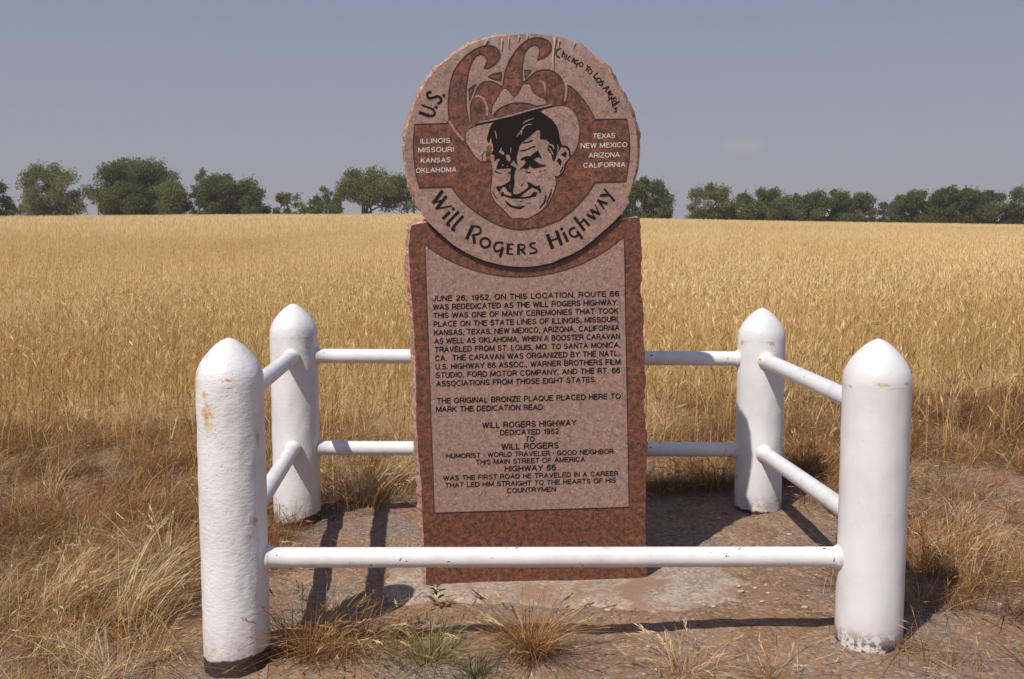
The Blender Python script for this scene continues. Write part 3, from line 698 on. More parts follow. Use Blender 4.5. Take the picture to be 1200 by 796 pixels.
# --- black painted hair and features
hair = [(578.5, 143.8), (600, 137.4), (624.9, 131.9), (632.4, 130.8), (639.2, 135.3), (646.7, 140.6), (652, 147.3), (654.3, 154.1), (655.8, 163.2), (658.4, 170), (655.8, 175.2), (652.8, 178.3), (651.3, 184.3), (648.6, 190.4), (646.9, 186.4), (645.7, 180.7), (641.2, 175), (642.2, 171.2), (643.4, 167.3), (640, 163.9), (632.4, 163.2), (633, 153.4), (629.4, 152.2), (625.6, 155.6),
        (618.9, 161.7), (612, 167), (608.7, 171.1), (606.8, 178.3), (605.4, 184.5), (605.3, 188.7), (607, 194.3), (603.6, 191.5), (601.9, 187.5), (599.8, 190.9), (597.3, 192.6), (599.6, 194.3), (604.7, 197.1), (603.6, 200.5), (602.4, 206.8), (602.9, 214), (601.4, 222), (600.8, 226.8), (604.6, 228), (609.1, 226.8), (614.2, 223.1), (618.6, 219.7), (618.6, 216.3), (617.2, 213.8), (620.3, 213.8), (626.5, 218), (629.9, 218.3),
        (631.9, 216.9), (632.3, 219.4), (634.1, 223.1), (632.7, 227.9), (631.6, 224.2), (628.8, 222), (623.1, 219.6), (619.1, 222.7), (614, 226.7), (609, 231), (615.2, 230.7), (621.4, 229.4), (624.8, 225.4), (629.6, 225.4), (627.6, 230.5), (622, 231.2), (616.3, 232.7), (609.5, 232.9), (606.9, 232.9), (598.9, 232.7), (595, 231.6), (589.9, 229.5), (587.6, 230.7), (586.5, 226.5), (589.9, 224.2), (590.2, 227.4), (593.8, 229.1), (598.9, 229.7), (599.3, 227.2),
        (594.4, 223.7), (592.1, 219.3), (589.3, 218.8), (586.5, 222), (584.8, 226.8), (583.1, 223.1), (580.8, 219.7), (583.7, 218.3), (586.5, 218.4), (592.1, 215.7), (597.2, 212.4), (598.4, 206.4), (597.3, 203.4), (594.5, 203.4), (597.9, 201.1), (599, 198.3), (596.2, 197.1), (589.4, 197.7), (581.5, 198.3), (582.6, 193.8), (583.8, 189.8), (586.6, 185.8), (582, 186.6), (579.2, 189.5), (579.6, 184), (578.7, 181.9), (575.6, 180.5), (578, 175.7), (577.5, 170), (576.2, 167.7), (575.4, 160.4), (573.2, 167), (571.7, 167.3), (570.2, 163.2), (572.4, 155.6), (574.7, 148.1)]
S = Sheet(); y3 = -.0116
S.poly(hair, y3)
S.poly(I_([(75, 320), (110, 270), (190, 235), (290, 235), (370, 165), (450, 110), (460, 150), (520, 260), (515, 285), (460, 250), (390, 270), (360, 310), (430, 360), (480, 395), (620, 425), (600, 440), (500, 460), (370, 490), (320, 470), (270, 430), (240, 490), (60, 492), (130, 450), (200, 360), (160, 310)]), y3)
S.poly(J_([(465, 525), (520, 560), (620, 640), (760, 660), (880, 635), (850, 680), (780, 715), (680, 695), (570, 660), (500, 600)]), y3)
S.poly(Gp([(755, 685), (830, 635), (845, 650), (830, 725)]), y3); S.poly(I_([(835, 330), (880, 265), (935, 330), (910, 440)]), y3)
for p, wd in ((I_([(80, 125), (220, 100), (330, 45), (400, 25)]), 1.4), ([(612.4, 167.9), (619, 166.6), (625, 164.5)], 1.5), (I_([(190, 545), (240, 570), (300, 575)]), 1.3), (H_([(340, 540), (410, 570), (490, 590)]), 1.1), (J_([(800, 230), (850, 180)]), 1.5),
              (K_([(610, 410), (580, 560), (475, 690)]), 1.9), (K_([(728, 295), (690, 430), (620, 590)]), 1.5), (J_([(215, 345), (250, 420), (300, 495)]), 1.2), (Gp([(770, 552), (840, 562), (885, 620), (897, 715)]), 2.4), (I_([(1061, 310), (1000, 420), (985, 520), (900, 630), (800, 670)]), 1.0), (I_([(965, 440), (940, 510), (900, 565)]), 1.3),
              (I_([(480, 555), (520, 540)]), .9), (I_([(560, 535), (615, 505)]), .9), (K_([(60, 545), (110, 545)]), .8), (K_([(240, 590), (275, 582)]), .8), ([(556, 146.3), (577, 142.6), (600, 137.3), (625, 130.6), (648, 124.2)], 1.8)):
    S.stroke(p, wd, y3, taper=.4)
S.build('painted_portrait', M['black'], mon)
S = Sheet(); y4 = -.0126
S.stroke([(580, 153.4), (581.1, 157.9), (582, 163)], 1.3, y4, taper=.6); S.stroke([(612.4, 145.9), (617.3, 142), (625.3, 139.4)], 1.4, y4, taper=.5)
S.stroke([(605.3, 160.4), (609.8, 154.9), (614.3, 148.6), (618, 146.5), (622.6, 146)], 1.6, y4, taper=.5); S.stroke([(610.5, 158.5), (611.5, 154)], 1.2, y4)
S.poly([(584.3, 178.5), (588.3, 172.5), (587.4, 176), (591, 179.8), (590, 182), (587, 180)], y4); S.poly([(592.2, 182), (596.2, 181.4), (598.3, 185.8), (597.3, 190.2), (594.2, 188)], y4)
S.stroke([(598.5, 173.4), (598.4, 179)], 1.0, y4); S.dot((589.1, 194), .8, y4); S.dot((594.4, 195.4), .6, y4); S.stroke([(597.2, 217), (597.6, 221.5)], 1.1, y4, taper=.5)
S.stroke(Gp([(565, 575), (610, 630), (640, 690)]), 1.5, y4, taper=.4); S.stroke(Gp([(570, 525), (630, 545), (650, 600)]), 2.2, y4, taper=.5); S.stroke(Gp([(700, 530), (715, 580), (695, 635)]), 1.2, y4, taper=.4)
S.build('hair_highlight', M['frosted'], mon)

# --- hand-drawn lettering round the rim
S = Sheet(); yr = -.0094
W7 = lambda p: crop(490, 215, 8.208, p)
W8 = lambda p: crop(610, 210, 8.208, p)
def pen(fn, sc_, items):
    for p, wd in items: S.stroke(fn(p), wd/sc_*1.12, yr)
def loop(c, rx, ry, rot=0):
    return [(c[0]+rx*math.cos(a)*math.cos(rot)-ry*math.sin(a)*math.sin(rot), c[1]+rx*math.cos(a)*math.sin(rot)+ry*math.sin(a)*math.cos(rot)) for a in np.linspace(0, 2*math.pi, 15)]
pen(W7, 8.208, [([(236, 70), (142, 192)], 28), ([(138, 190), (240, 160)], 12), ([(273, 120), (175, 246)], 26), ([(170, 246), (322, 216)], 12), ([(305, 274), (234, 342)], 25), ([(392, 268), (282, 385), (306, 402)], 22), ([(434, 310), (332, 428), (354, 450)], 22),
    ([(525, 405), (464, 538)], 27), ([(520, 412), (575, 415), (602, 448), (585, 482), (530, 496)], 17), ([(528, 490), (543, 578)], 25), (loop((645, 570), 46, 44, .3), 19), ([(818, 574), (770, 566), (735, 590), (729, 622), (748, 652), (790, 640), (818, 618)], 17), ([(814, 612), (785, 708)], 22),
    ([(868, 576), (858, 678)], 23), ([(860, 583), (918, 586)], 12), ([(862, 626), (906, 629)], 12), ([(855, 673), (914, 680)], 12), ([(966, 582), (962, 684)], 23), ([(966, 588), (1012, 590), (1024, 610), (1004, 634), (966, 637)], 13), ([(986, 634), (1028, 680)], 19)])
pen(W8, 8.208, [([(142, 612), (104, 618), (90, 638), (116, 660), (148, 674), (144, 704), (84, 714)], 15), ([(256, 530), (306, 668)], 31), ([(342, 494), (392, 632)], 29), ([(275, 596), (374, 562)], 13), ([(410, 510), (452, 602)], 26),
    ([(524, 464), (484, 478), (468, 508), (488, 546), (530, 550), (560, 526)], 17), ([(540, 500), (594, 572)], 22), ([(515, 366), (614, 494)], 25), ([(562, 428), (606, 392)], 12), ([(600, 378), (658, 446)], 21), ([(634, 342), (720, 380)], 22), ([(718, 384), (672, 296)], 11), ([(668, 296), (758, 336)], 22), ([(757, 340), (714, 246)], 11),
    ([(736, 203), (832, 236)], 21), ([(738, 200), (800, 286)], 15), ([(784, 222), (772, 254)], 11), ([(800, 92), (852, 152)], 13), ([(762, 158), (850, 150)], 21), ([(846, 146), (902, 212)], 20)])
for fn, c in ((W7, (338, 246)), (W8, (392, 479))): S.dot(fn([c])[0], 1.9, yr)
S.build('rim_lettering', M['black'], mon); S = Sheet()
U5 = lambda p: crop(470, 90, 13.2625, p)
pen(U5, 13.2625, [([(278, 556), (440, 612)], 42), ([(430, 612), (500, 606), (524, 556), (488, 502)], 30), ([(500, 508), (318, 440)], 24), ([(472, 240), (424, 250), (406, 290), (436, 336), (505, 326), (572, 308), (622, 342), (612, 398), (562, 424)], 34)])
S.dot(U5([(545, 475)])[0], 1.8, yr); S.dot(U5([(665, 295)])[0], 1.8, yr)
S.build('rim_lettering', M['black'], mon); S = Sheet()
C6 = lambda p: crop(640, 50, 10.61, p)
C1 = lambda p: crop(460, 30, 4, p)
pen(C6, 10.61, [([(188, 78), (142, 90), (120, 130), (132, 172), (168, 186)], 12), ([(216, 104), (192, 182)], 12), ([(204, 148), (224, 136), (232, 150), (216, 198)], 7), ([(256, 148), (238, 216)], 12), ([(304, 172), (274, 186), (266, 216), (288, 232)], 11), ([(346, 194), (308, 246)], 9), ([(346, 194), (344, 262)], 12), ([(322, 230), (348, 236)], 8),
    ([(402, 220), (364, 226), (356, 256), (376, 270), (394, 256)], 10), ([(394, 250), (368, 308)], 11), (loop((430, 275), 24, 27, .6), 10), ([(498, 288), (544, 314)], 9), ([(520, 300), (488, 352)], 10), (loop((541, 360), 25, 27), 9), ([(642, 374), (588, 424), (622, 456)], 12), (loop((650, 470), 26, 28), 11), ([(716, 480), (682, 488), (700, 510), (688, 532), (652, 524)], 11),
    ([(780, 546), (696, 576)], 12), ([(780, 546), (728, 614)], 9), ([(732, 566), (748, 590)], 8), ([(802, 596), (754, 626)], 11), ([(800, 602), (768, 640)], 8), ([(810, 622), (764, 650)], 11), ([(834, 644), (784, 652), (770, 684), (798, 694), (816, 676)], 9), ([(812, 676), (766, 722)], 10), ([(862, 680), (802, 712)], 11), ([(862, 682), (868, 712)], 8), ([(834, 696), (842, 718)], 8), ([(804, 712), (814, 740)], 8), ([(908, 732), (818, 776)], 11), ([(818, 776), (826, 792)], 8)])
pen(C1, 4, [([(1028, 376), (1050, 366), (1044, 354), (1028, 360), (1030, 378), (1036, 386)], 3.4), ([(1054, 386), (1040, 390), (1050, 402), (1036, 406)], 3.6)])
S.build('rim_lettering', M['black'], mon)

# --- cut text
def arc(cx, cy, rx, ry, a0, a1, n=9): return [(cx+rx*math.cos(R(a)), cy+ry*math.sin(R(a))) for a in np.linspace(a0, a1, n)]
def block_font():
    """plain block capitals as centre-line strokes, cap height 1: glyph -> (width, strokes)"""
    f = {}
    o = arc(.40, .5, .40, .5, 90, 450, 21)
    bowl = lambda x, y0, y1, w_: [(0, y1), (w_-(y1-y0)/2*.9, y1)]+arc(w_-(y1-y0)/2*.9, (y0+y1)/2, (y1-y0)/2*.9, (y1-y0)/2, 90, -90, 9)+[(0, y0)]
    st = [(0, 0), (0, 1)]
    f['A'] = (.76, [[(0, 0), (.38, 1)], [(.38, 1), (.76, 0)], [(.15, .33), (.61, .33)]])
    f['B'] = (.64, [st, bowl(0, .52, 1, .58), bowl(0, 0, .52, .64)])
    f['C'] = (.74, [arc(.40, .5, .40, .5, 48, 312, 17)])
    f['D'] = (.70, [st, [(0, 1), (.28, 1)]+arc(.28, .5, .42, .5, 90, -90, 13)+[(0, 0)]])
    f['E'] = (.58, [st, [(0, 1), (.58, 1)], [(0, .53), (.52, .53)], [(0, 0), (.60, 0)]])
    f['F'] = (.56, [st, [(0, 1), (.56, 1)], [(0, .52), (.48, .52)]])
    f['G'] = (.78, [arc(.40, .5, .40, .5, 48, 330, 17), [(.78, .44), (.78, .02)], [(.45, .44), (.78, .44)]])
    f['H'] = (.68, [st, [(.68, 0), (.68, 1)], [(0, .53), (.68, .53)]])
    f['I'] = (.02, [[(.01, 0), (.01, 1)]])
    f['J'] = (.44, [[(.44, 1), (.44, .24)]+arc(.22, .24, .22, .24, 0, -180, 9)])
    f['K'] = (.66, [st, [(.02, .38), (.62, 1)], [(.22, .57), (.66, 0)]])
    f['L'] = (.52, [st, [(0, 0), (.52, 0)]])
    f['M'] = (.82, [st, [(.82, 0), (.82, 1)], [(.02, 1), (.41, .08)], [(.80, 1), (.41, .08)]])
    f['N'] = (.68, [st, [(.68, 0), (.68, 1)], [(.02, 1), (.66, 0)]])
    f['O'] = (.80, [o])
    f['P'] = (.62, [st, bowl(0, .45, 1, .62)])
    f['Q'] = (.80, [o, [(.50, .25), (.80, -.05)]])
    f['R'] = (.66, [st, bowl(0, .47, 1, .62), [(.34, .46), (.62, .30), (.66, 0)]])
    f['S'] = (.62, [arc(.31, .745, .28, .255, 30, 250, 10)+arc(.31, .265, .31, .265, 75, -150, 11)])
    f['T'] = (.64, [[(0, 1), (.64, 1)], [(.32, 0), (.32, 1)]])
    f['U'] = (.66, [[(0, 1), (0, .33)]+arc(.33, .33, .33, .33, 180, 360, 11)+[(.66, 1)]])
    f['V'] = (.70, [[(0, 1), (.35, 0)], [(.35, 0), (.70, 1)]])
    f['W'] = (1.02, [[(0, 1), (.26, 0)], [(.26, 0), (.51, 1)], [(.51, 1), (.76, 0)], [(.76, 0), (1.02, 1)]])
    f['X'] = (.68, [[(0, 0), (.68, 1)], [(0, 1), (.68, 0)]])
    f['Y'] = (.70, [[(0, 1), (.35, .45)], [(.70, 1), (.35, .45)], [(.35, .45), (.35, 0)]])
    f['Z'] = (.64, [[(0, 1), (.64, 1)], [(.64, 1), (0, 0)], [(0, 0), (.64, 0)]])
    f['1'] = (.34, [[(.10, .76), (.28, .84), (.30, 1)], [(.30, 0), (.30, 1)]])
    f['2'] = (.54, [arc(.27, .70, .26, .30, 165, -20, 9)+[(.02, .02)], [(0, 0), (.54, 0)]])
    f['5'] = (.56, [[(.52, 1), (.12, 1)], [(.12, 1), (.05, .48)], arc(.27, .32, .28, .32, 125, -150, 11)])
    f['6'] = (.56, [arc(.28, .31, .28, .31, 0, 360, 15), [(0, .32)]+arc(.30, .55, .30, .45, 180, 40, 9)])
    f['9'] = (.56, [arc(.28, .69, .28, .31, 0, 360, 15), [(.56, .68)]+arc(.26, .45, .30, .45, 0, -140, 9)])
    f['.'] = (.06, [[(.03, -.02), (.03, .05)]]); f[','] = (.08, [[(.05, .05), (.02, -.14)]]); f['\u00b7'] = (.08, [[(.04, .42), (.04, .52)]])
    f[':'] = (.06, [[(.03, 0), (.03, .06)], [(.03, .55), (.03, .61)]]); f[' '] = (.22, [])
    return f
FONT = block_font()
def inscription(name, rows, m, y, wt):
    """rows: text, left px, right px (centre line of the capitals), cap height px"""
    S = Sheet()
    for body, (x0, y0), (x1, y1), cap in rows:
        gap = .27; tot = sum(FONT[ch][0]+gap for ch in body)-gap; x = 0; w_ = cap*wt
        for ch in body:
            gw, sts = FONT[ch]
            for p in sts:
                P = np.array(p, float); q = []
                e = wt*.38
                d0 = P[0]-P[1]; d1 = P[-1]-P[-2]; P[0] += d0/np.linalg.norm(d0)*e*.8; P[-1] += d1/np.linalg.norm(d1)*e*.8
                for a, h in P:
                    t = (x+a)/tot; h = (h-.5)*(1-wt*.6)
                    q.append((x0+(x1-x0)*t+h*cap*.03, y0+(y1-y0)*t-h*cap))
                S.stroke(q, w_, y, smooth=False, th=.0006)
            x += gw+gap
    return S.build(name, m, mon)
rows = []
para = ['JUNE 26, 1952, ON THIS LOCATION, ROUTE 66', 'WAS REDEDICATED AS THE WILL ROGERS HIGHWAY.', 'THIS WAS ONE OF MANY CEREMONIES THAT TOOK', 'PLACE ON THE STATE LINES OF ILLINOIS, MISSOURI,', 'KANSAS, TEXAS, NEW MEXICO, ARIZONA, CALIFORNIA',
        'AS WELL AS OKLAHOMA, WHEN A BOOSTER CARAVAN', 'TRAVELED FROM ST. LOUIS, MO. TO SANTA MONICA,', 'CA.  THE CARAVAN WAS ORGANIZED BY THE NATL.', 'U.S. HIGHWAY 66 ASSOC., WARNER BROTHERS FILM', 'STUDIO, FORD MOTOR COMPANY, AND THE RT. 66', 'ASSOCIATIONS FROM THOSE EIGHT STATES.']
rx = [1025, 1022, 1023, 1027, 1027, 1030, 1032, 1027, 1032, 1030, 922]
for i, b in enumerate(para):
    (l, r) = crop(460, 310, 3.871, [(183+1.7*i, 155+38.6*i), (rx[i], 155+38.6*i-23*(rx[i]-183)/842)]); rows.append((b, l, r, 6.3))
for b, p in (('THE ORIGINAL BRONZE PLAQUE PLACED HERE TO', [(203, 619), (1033, 597)]), ('MARK THE DEDICATION READ:', [(200, 657), (688, 646)])):
    l, r = crop(460, 310, 3.871, p); rows.append((b, l, r, 6.3))
for b, p, cap in (('WILL ROGERS HIGHWAY', [(382, 67), (778, 55)], 6.8), ('DEDICATED 1952', [(458, 98), (703, 91)], 6), ('TO', [(566, 125), (600, 124)], 6), ('WILL ROGERS', [(463, 158), (703, 151)], 7), ('HUMORIST \u00b7 WORLD TRAVELER \u00b7 GOOD NEIGHBOR', [(230, 197), (935, 177)], 5.6),
                  ('THIS MAIN STREET OF AMERICA', [(355, 223), (815, 210)], 5.6), ('HIGHWAY 66', [(478, 251), (690, 245)], 6.8), ('WAS THE FIRST ROAD HE TRAVELED IN A CAREER', [(217, 291), (955, 270)], 5.6), ('THAT LED HIM STRAIGHT TO THE HEARTS OF HIS', [(225, 321), (945, 300)], 5.6), ('COUNTRYMEN', [(487, 343), (690, 337)], 5.6)):
    l, r = crop(460, 480, 3.619, p); rows.append((b, l, r, cap))
inscription('inscription', rows[:11], M['black'], -.0020, .19); inscription('inscription', rows[11:13], M['black'], -.0020, .19); inscription('inscription', rows[13:], M['black'], -.0020, .19)
rows = []
for b, x0, x1, yc in (('ILLINOIS', 133, 268, 541), ('MISSOURI', 123, 285, 583), ('KANSAS', 135, 270, 632), ('OKLAHOMA', 112, 298, 678), ('TEXAS', 940, 1040, 518), ('NEW MEXICO', 883, 1097, 562), ('ARIZONA', 920, 1062, 608), ('CALIFORNIA', 895, 1088, 654)):
    l, r = C1([(x0, yc+.012*(x1-x0)), (x1, yc-.012*(x1-x0))]); rows.append((b, l, r, 5.6))
inscription('state_names', rows[:4], M['white_ink'], -.0102, .15); inscription('state_names', rows[4:], M['white_ink'], -.0102, .15)
# --- streaks down the top of the disc
yd = -.0136
def streak(pts, w0, sd):
    S = Sheet()
    r = np.random.default_rng(sd); P = spline(pts, False, 5); n = len(P)
    ww = np.interp(np.linspace(0, 1, n), [0, .25, .8, 1], [w0, w0*.55, w0*.4, .1])*r.uniform(.7, 1.3, n)
    S.poly([(p[0]-q, p[1]) for p, q in zip(P, ww)]+[(p[0]+q, p[1]) for p, q in list(zip(P, ww))[::-1]], yd)
    S.build('dropping_streak', M['dropping'], mon)
streak([(649, 43.5), (649.5, 50), (648, 60), (647.5, 72), (648.5, 82)], 2.0, 1); streak([(570.5, 46), (569, 50), (567, 53.3)], 2.4, 2)
streak([(608, 42), (607, 46), (606.5, 49)], 1.4, 3); streak([(588, 46), (587.5, 55), (587, 59)], 1.1, 4); streak([(655, 47), (653, 56)], 1.0, 5); streak([(596, 44), (595, 56)], .7, 6); streak([(673, 50), (671, 56)], 1.1, 7); streak([(618, 40.5), (617, 45)], 1.0, 8)

# ------------------------------------------------------------------ concrete footing under the stone
def footing():
    pts = [(-.60, .05), (-.54, -.12), (-.42, -.16), (-.2, -.15), (.05, -.24), (.30, -.27), (.50, -.33), (.68, -.30), (.82, -.20), (.86, .0), (.74, .2), (.68, .38), (0, .42), (-.52, .36)]
    P = spline(pts, True, 14)
    V = []; n = len(P)
    for k, (s, dz) in enumerate(((1.04, -.03), (1, -.006), (.95, .002), (.85, .006), (.6, .008), (.3, .008))):
        for i, (a, b) in enumerate(P):
            j = 1+.07*(vnoise(i*.22, 1, 8)-.5)+.05*(vnoise(i*.7, 1, 9)-.5)
            x_, y_ = a*s*j, .1+(b-.1)*s*j
            gx_, gy_ = ORI.x+x_, ORI.y+y_
            V.append((x_, y_, float(gz0(gx_, gy_))-GB+dz+.016*(vnoise(gx_*5, gy_*5, 6)-.5)+.008*(vnoise(gx_*17, gy_*17, 5)-.5)))
    Fc = []
    for k in range(5):
        for i in range(n): Fc.append((k*n+i, k*n+(i+1) % n, (k+1)*n+(i+1) % n, (k+1)*n+i))
    Fc.append(tuple(5*n+i for i in range(n)))
    m, t, b = mat('weathered_concrete'); g = G(t)
    c = g.ramp(g.noise(7, 6, .7), [(.3, (.22, .155, .115)), (.48, (.335, .25, .19)), (.7, (.46, .375, .30))])
    v = g.voro(85, 'Color'); s2 = g.n('ShaderNodeSeparateColor'); t.links.new(v, s2.inputs[0])
    c = g.mix(g.math('MULTIPLY', g.step(s2.outputs[0], .72, .82), .55), c, (.15, .115, .095)); c = g.mix(g.math('MULTIPLY', g.step(s2.outputs[1], .8, .88), .5), c, (.52, .44, .37))
    c = g.mix(g.step(g.noise(3.2, 6, .7), .50, .62), c, (.27, .165, .108))
    g.put(b.inputs['Base Color'], c); b.inputs['Roughness'].default_value = .95
    g.put(b.inputs['Normal'], g.bump(g.noise(70, 6, .75), .7, .008))
    o = pymesh('concrete_footing', V, Fc, m, None, smooth=True, loc=ORI)
    tag(o, 'worn pale concrete footing half buried under the granite monument', 'footing')
footing()

# ------------------------------------------------------------------ pipe fence
RP = .112
fence = empty('pipe_fence', (.1, 4.45, float(gz0(.1, 4.45)))); FO = fence.location.copy()
tag(fence, 'white painted pipe fence of four bollard posts and round rails around the monument', 'fence')
def post(px, py, Y, top_px, mt, label, rough, seed):
    p = on_y(px, py, Y); ztop = float(on_y(*top_px, Y).z); zb = float(gz0(p.x, Y)); h = ztop-zb
    capb = h-.150
    r = np.random.default_rng(seed); n = 64
    zs = list(np.linspace(-.2, capb, 46)); V = []; Fc = []
    for k, z in enumerate(zs):
        for i in range(n):
            a = 2*math.pi*i/n
            rr = RP+rough*(vnoise(i*.55, z*26, seed)-.5)*min(1, min(i, n-i)/6+.2)
            V.append((rr*math.cos(a), rr*math.sin(a), z))
    for k in range(len(zs)-1):
        for i in range(n): Fc.append((k*n+i, k*n+(i+1) % n, (k+1)*n+(i+1) % n, (k+1)*n+i))
    o = pymesh('post', V, Fc, mt, fence, smooth=True, loc=Vector((p.x, Y, zb))-FO); o['label'] = label
    prof = [(1.001, -.002), (1.0, .006), (.991, .020), (.965, .037), (.91, .054), (.82, .073), (.70, .092), (.56, .110), (.41, .126), (.27, .138), (.15, .1455), (.06, .149), (.03, .150)]
    V = []; Fc = []
    for k, (q, z) in enumerate(prof):
        for i in range(n):
            a = 2*math.pi*i/n; rr = RP*q+rough*.5*(vnoise(i*.55, z*40, seed+1)-.5)
            V.append((rr*math.cos(a), rr*math.sin(a), capb+z))
    for k in range(len(prof)-1):
        for i in range(n): Fc.append((k*n+i, k*n+(i+1) % n, (k+1)*n+(i+1) % n, (k+1)*n+i))
    Fc.append(tuple((len(prof)-1)*n+i for i in range(n)))
    c = pymesh('post_cap', V, Fc, mt, o, smooth=True)
    return Vector((p.x, Y, zb)), h
PM = dict(fl=paint('pitted_post_paint', .42, [(-.052, -.10, .885, .06, 2.0), (-.10, -.05, 1.0, .06, 1.6), (-.08, -.05, 1.08, .05, 1), (.085, -.07, .52, .045, .8), (.10, -.05, .80, .03, 2.5), (.07, -.085, .47, .03, .7), (-.06, -.095, .95, .05, .5), (.02, -.11, 1.0, .05, .3), (-.105, -.03, .92, .04, 1.5)], .055, -.12, .2),
          fr=paint('peeling_post_paint', .10, [(.045, -.085, 1.0, .04, .7), (-.02, -.112, .905, .065, .35), (.07, -.085, .905, .05, .3), (.0, 0, 1.08, .03, 1), (.10, -.04, .96, .03, 1)], -.01, .0, 1.0),
          bl=paint('smudged_post_paint', .22, [(-.09, -.06, 1.03, .05, 1), (.02, -.11, .83, .05, .5), (.02, -.11, .40, .05, .5)], .035, -.25, .2, [(.085, -.08, .90, .10, 1.6), (.05, -.10, 1.02, .06, .8)]),
          br=paint('scuffed_post_paint', .12, [(.02, -.11, .80, .05, .6), (-.10, -.05, .80, .04, 1), (.0, -.05, 1.05, .03, 1)], .0, .05, .35))
fl, hfl = post(273.5, 600, 3.68, (269, 396), PM['fl'], 'heavily pitted near post with rust patches and a dark bare foot', .0035, 1)
fr, hfr = post(1022.5, 600, 3.68, (1028, 397), PM['fr'], 'smooth near post with paint peeling at its foot', .0012, 2)
bl, hbl = post(346.5, 500, 5.25, (345, 356), PM['bl'], 'far post with a dark bare band at its foot', .003, 3)
br, hbr = post(890, 500, 5.25, (891, 361), PM['br'], 'far post crossed by the shadow of the stone', .002, 4)
RR = .0345
def rail(a, za, b, zb_):
    A_ = Vector((a.x, a.y, za)); B_ = Vector((b.x, b.y, zb_)); d = (B_-A_).normalized()
    A2 = A_+d*(RP-.012); B2 = B_-d*(RP-.012); L = (B2-A2).length
    u = d.orthogonal().normalized(); v = d.cross(u); n = 28
    st = [(0, 1.22), (.014, 1.22), (.020, 1.12), (.027, 1.0)]
    ss = [(s, q) for s, q in st]+[(s, 1.0) for s in np.linspace(.1, L-.1, 14)]+[(L-s, q) for s, q in st[::-1]]
    V = []; Fc = []; mid = (A2+B2)/2
    for k, (s, q) in enumerate(ss):
        for i in range(n):
            t = 2*math.pi*i/n; rr = RR*q+(.0012*(vnoise(i*.9, k*1.3, 77)-.5) if q > 1 else 0)
            V.append(A2-mid+d*s+(u*math.cos(t)+v*math.sin(t))*rr)
    for k in range(len(ss)-1):
        for i in range(n): Fc.append((k*n+i, k*n+(i+1) % n, (k+1)*n+(i+1) % n, (k+1)*n+i))
    o = pymesh('rail', V, Fc, M['rail'], fence, smooth=True, loc=mid-FO)
    o.data.materials.append(M['weld'])
    o.data.polygons.foreach_set('material_index', np.array([1 if (f[0]//n < 2 or f[0]//n > len(ss)-4) else 0 for f in Fc], np.int32))
zr = lambda px, py, Y: float(on_y(px, py, Y).z)
rail(fl, zr(300, 653.5, 3.68), fr, zr(990, 652.5, 3.68))
rail(bl, zr(400, 417, 5.25), br, zr(840, 420.5, 5.25)); rail(bl, zr(400, 525, 5.25), br, zr(840, 527, 5.25))
rail(fl, zr(273, 476, 3.68), bl, zr(346, 416.5, 5.25)); rail(fl, zr(273, 634, 3.68), bl, zr(346, 521, 5.25))
rail(fr, zr(1024, 482, 3.68), br, zr(890, 420, 5.25)); rail(fr, zr(1024, 620, 3.68), br, zr(890, 527, 5.25))

# ------------------------------------------------------------------ single tufts and weeds
def gpt(px, py):
    d = ray(px, py); t = CAMH/-d.z
    for _ in range(20):
        q = Vector((0, 0, CAMH))+d*t; t *= (CAMH-float(gz(q.x, q.y)))/(CAMH-q.z)
    q = Vector((0, 0, CAMH))+d*t; return Vector((q.x, q.y, float(gz(q.x, q.y))))
def tuft(px, py, label, n, L, spread, m, tint, az=None, seedheads=.25, bendm=.45, width=(.0016, .004), name='grass_tuft', cat='grass tuft', group='grass tufts rooted in the gravel'):
    c = gpt(px, py); a = Acc()
    ang = rng.uniform(0, 6.28, n); rad = np.abs(rng.normal(0, spread, n))
    base = np.stack([np.cos(ang)*rad, np.sin(ang)*rad*.8, np.full(n, -.01)], 1)
    azs = ang+rng.normal(0, .5, n) if az is None else rng.normal(az, .55, n)
    LL = rng.uniform(.35, 1, n)*L
    V, Q, tip, td, k = blades(base, LL, rng.uniform(*width, n), azs, np.abs(rng.normal(.28, .22, n)), np.abs(rng.normal(bendm, .3, n)), 6)
    T = np.clip(rng.normal(tint, .18, n), 0, 1); a.add(V, Q, rep(T, k))
    s = (rng.random(n) < seedheads) & (LL > .6*L)
    if s.sum():
        for r_ in range(6):
            dd = td[s]+rng.normal(0, .25, (s.sum(), 3)); dd /= np.linalg.norm(dd, axis=1)[:, None]
            E, EQ = ears(tip[s]-td[s]*(.009*r_), dd, rng.uniform(.014, .030, s.sum()), rng.uniform(.0025, .0048, s.sum())); a.add(E, EQ, rep(np.clip(T[s]+.25, 0, 1), 8))
    o = a.build(name, m); o.location = c
    tag(o, label, cat, group)
    return o
tuft(622, 768, 'thick straw coloured bunch grass in front of the stone, biggest of the near tufts', 620, .29, .042, M['dry'], .50, bendm=.62, width=(.0012, .0034), seedheads=.12)
tuft(500, 775, 'greyish green grass tuft left of the big straw bunch', 260, .24, .09, M['weed'], .72, bendm=.7)
tuft(560, 790, 'low green sprawling weed at the bottom edge of the picture', 120, .12, .06, M['weed'], .3, seedheads=0)
tuft(362, 768, 'brown ragged tuft hard against the foot of the pitted post', 260, .30, .06, M['dry'], .45)
tuft(415, 762, 'flattened dry clump between the pitted post and the green tuft', 300, .26, .10, M['dry'], .5, bendm=1.0)
tuft(800, 790, 'straw coloured tuft with pale seed heads right of the big bunch', 80, .19, .05, M['dry'], .72, seedheads=.5)
tuft(905, 792, 'thin sparse tuft left of the peeling post', 40, .20, .05, M['dry'], .65, seedheads=.5)
tuft(150, 735, 'pale wheat coloured clump bending right on the bank at left', 240, .56, .05, M['dry'], .85, az=.3, bendm=.5, seedheads=.1)
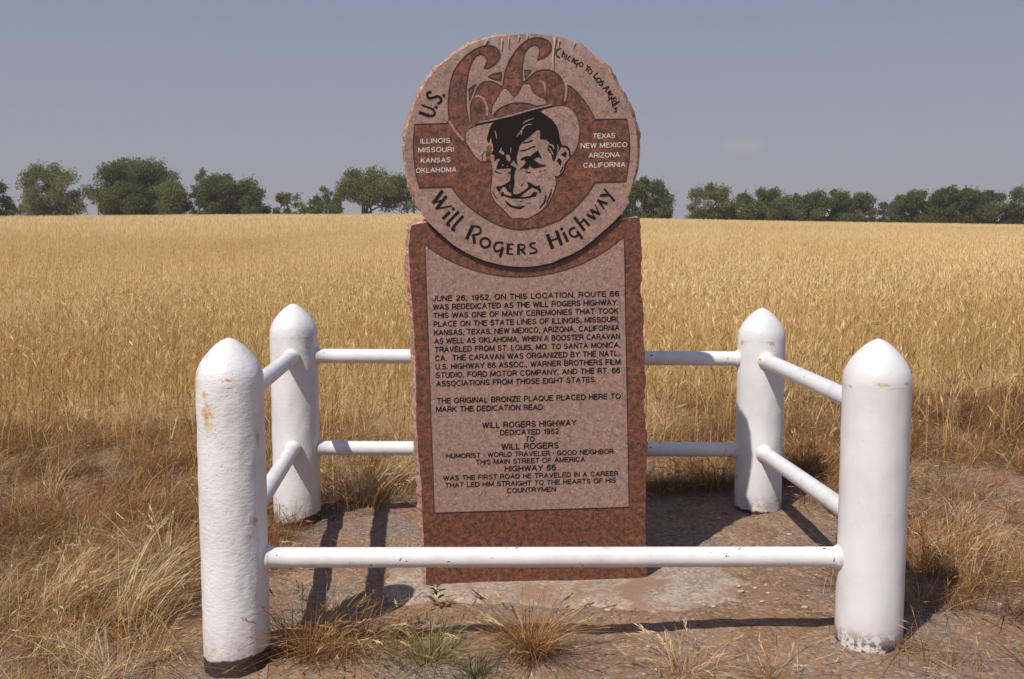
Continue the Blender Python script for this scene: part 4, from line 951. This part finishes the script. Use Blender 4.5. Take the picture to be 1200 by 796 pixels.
tuft(70, 720, 'pale straw clump at the left edge of the picture', 260, .40, .09, M['dry'], .80, az=.4, bendm=.6, seedheads=.15)
tuft(195, 668, 'pale grass clump behind the bigger clump on the left bank', 220, .36, .08, M['dry'], .74, bendm=.7, seedheads=.2)
tuft(318, 668, 'small dry tuft between the two left hand posts', 70, .16, .05, M['dry'], .5)
tuft(420, 592, 'tall brown tuft under the far rail beside the stone', 420, .38, .12, M['dry'], .72)
tuft(840, 575, 'dark brown tuft in the shadow behind the stone', 260, .30, .12, M['dry'], .4)
tuft(1085, 665, 'bushy brown tuft behind the peeling post', 360, .34, .10, M['dry'], .45)
tuft(940, 560, 'dry tuft under the right hand rails beyond the far post', 260, .34, .10, M['dry'], .55)
def weed(px, py, label):
    c = gpt(px, py); V = []; Fc = []
    r = np.random.default_rng(int(px))
    for i in range(14):
        a = i*2.4; h = .01+.006*i; L = .05*(1-.03*i)
        d = Vector((math.cos(a), math.sin(a), .5)); s = Vector((-math.sin(a), math.cos(a), 0))*.009
        p = Vector((0, 0, h)); o = len(V)
        V += [p, p+d*L*.5+s, p+d*L+Vector((0, 0, -.008)), p+d*L*.5-s]; Fc.append((o, o+1, o+2, o+3))
    me_o = npmesh('weed', [tuple(v) for v in V], Fc, M['weed'], tint=np.full(len(V), .35), loc=c)
    tag(me_o, label, 'weed')
weed(512, 712, 'small leafy green weed growing at the edge of the footing')
# a few larger pale pebbles
for (px, py) in ((866, 688), (885, 690), (897, 687), (868, 694), (900, 696), (842, 608), (925, 626), (836, 712), (943, 713), (893, 706), (590, 706), (712, 716)):
    c = gpt(px, py); s = random.uniform(.006, .0125)
    V = []; Fc = []; n = 10
    for k, (q, z) in enumerate(((.75, -.3), (1, .05), (.82, .4), (.4, .58))):
        for i in range(n):
            a = 2*math.pi*i/n; j = q*(1+.15*math.sin(2*a+px)+random.uniform(-.08, .08)); V.append((s*1.3*j*math.cos(a), s*j*math.sin(a), s*z))
    for k in range(3):
        for i in range(n): Fc.append((k*n+i, k*n+(i+1) % n, (k+1)*n+(i+1) % n, (k+1)*n+i))
    Fc.append(tuple(3*n+i for i in range(n)))
    o = pymesh('pebble', V, Fc, M['pale_stone'], smooth=True, loc=c+Vector((0, 0, .003)))
    tag(o, 'small pale pebble lying on the gravel inside the fence', 'pebble', 'pale pebbles on the gravel')

c = gpt(816, 690)
V = [(-.008, -.022, -.004), (.010, -.026, -.004), (.013, .022, -.004), (-.006, .026, -.004), (-.006, -.019, .007), (.008, -.022, .009), (.010, .018, .006), (-.004, .022, .008)]
o = pymesh('stone_chip', V, [(3, 2, 1, 0), (4, 5, 6, 7), (0, 1, 5, 4), (1, 2, 6, 5), (2, 3, 7, 6), (3, 0, 4, 7)], M['pale_stone'], loc=c)
tag(o, 'long pale chip of stone lying in front of the stone near its right corner', 'stone chip')
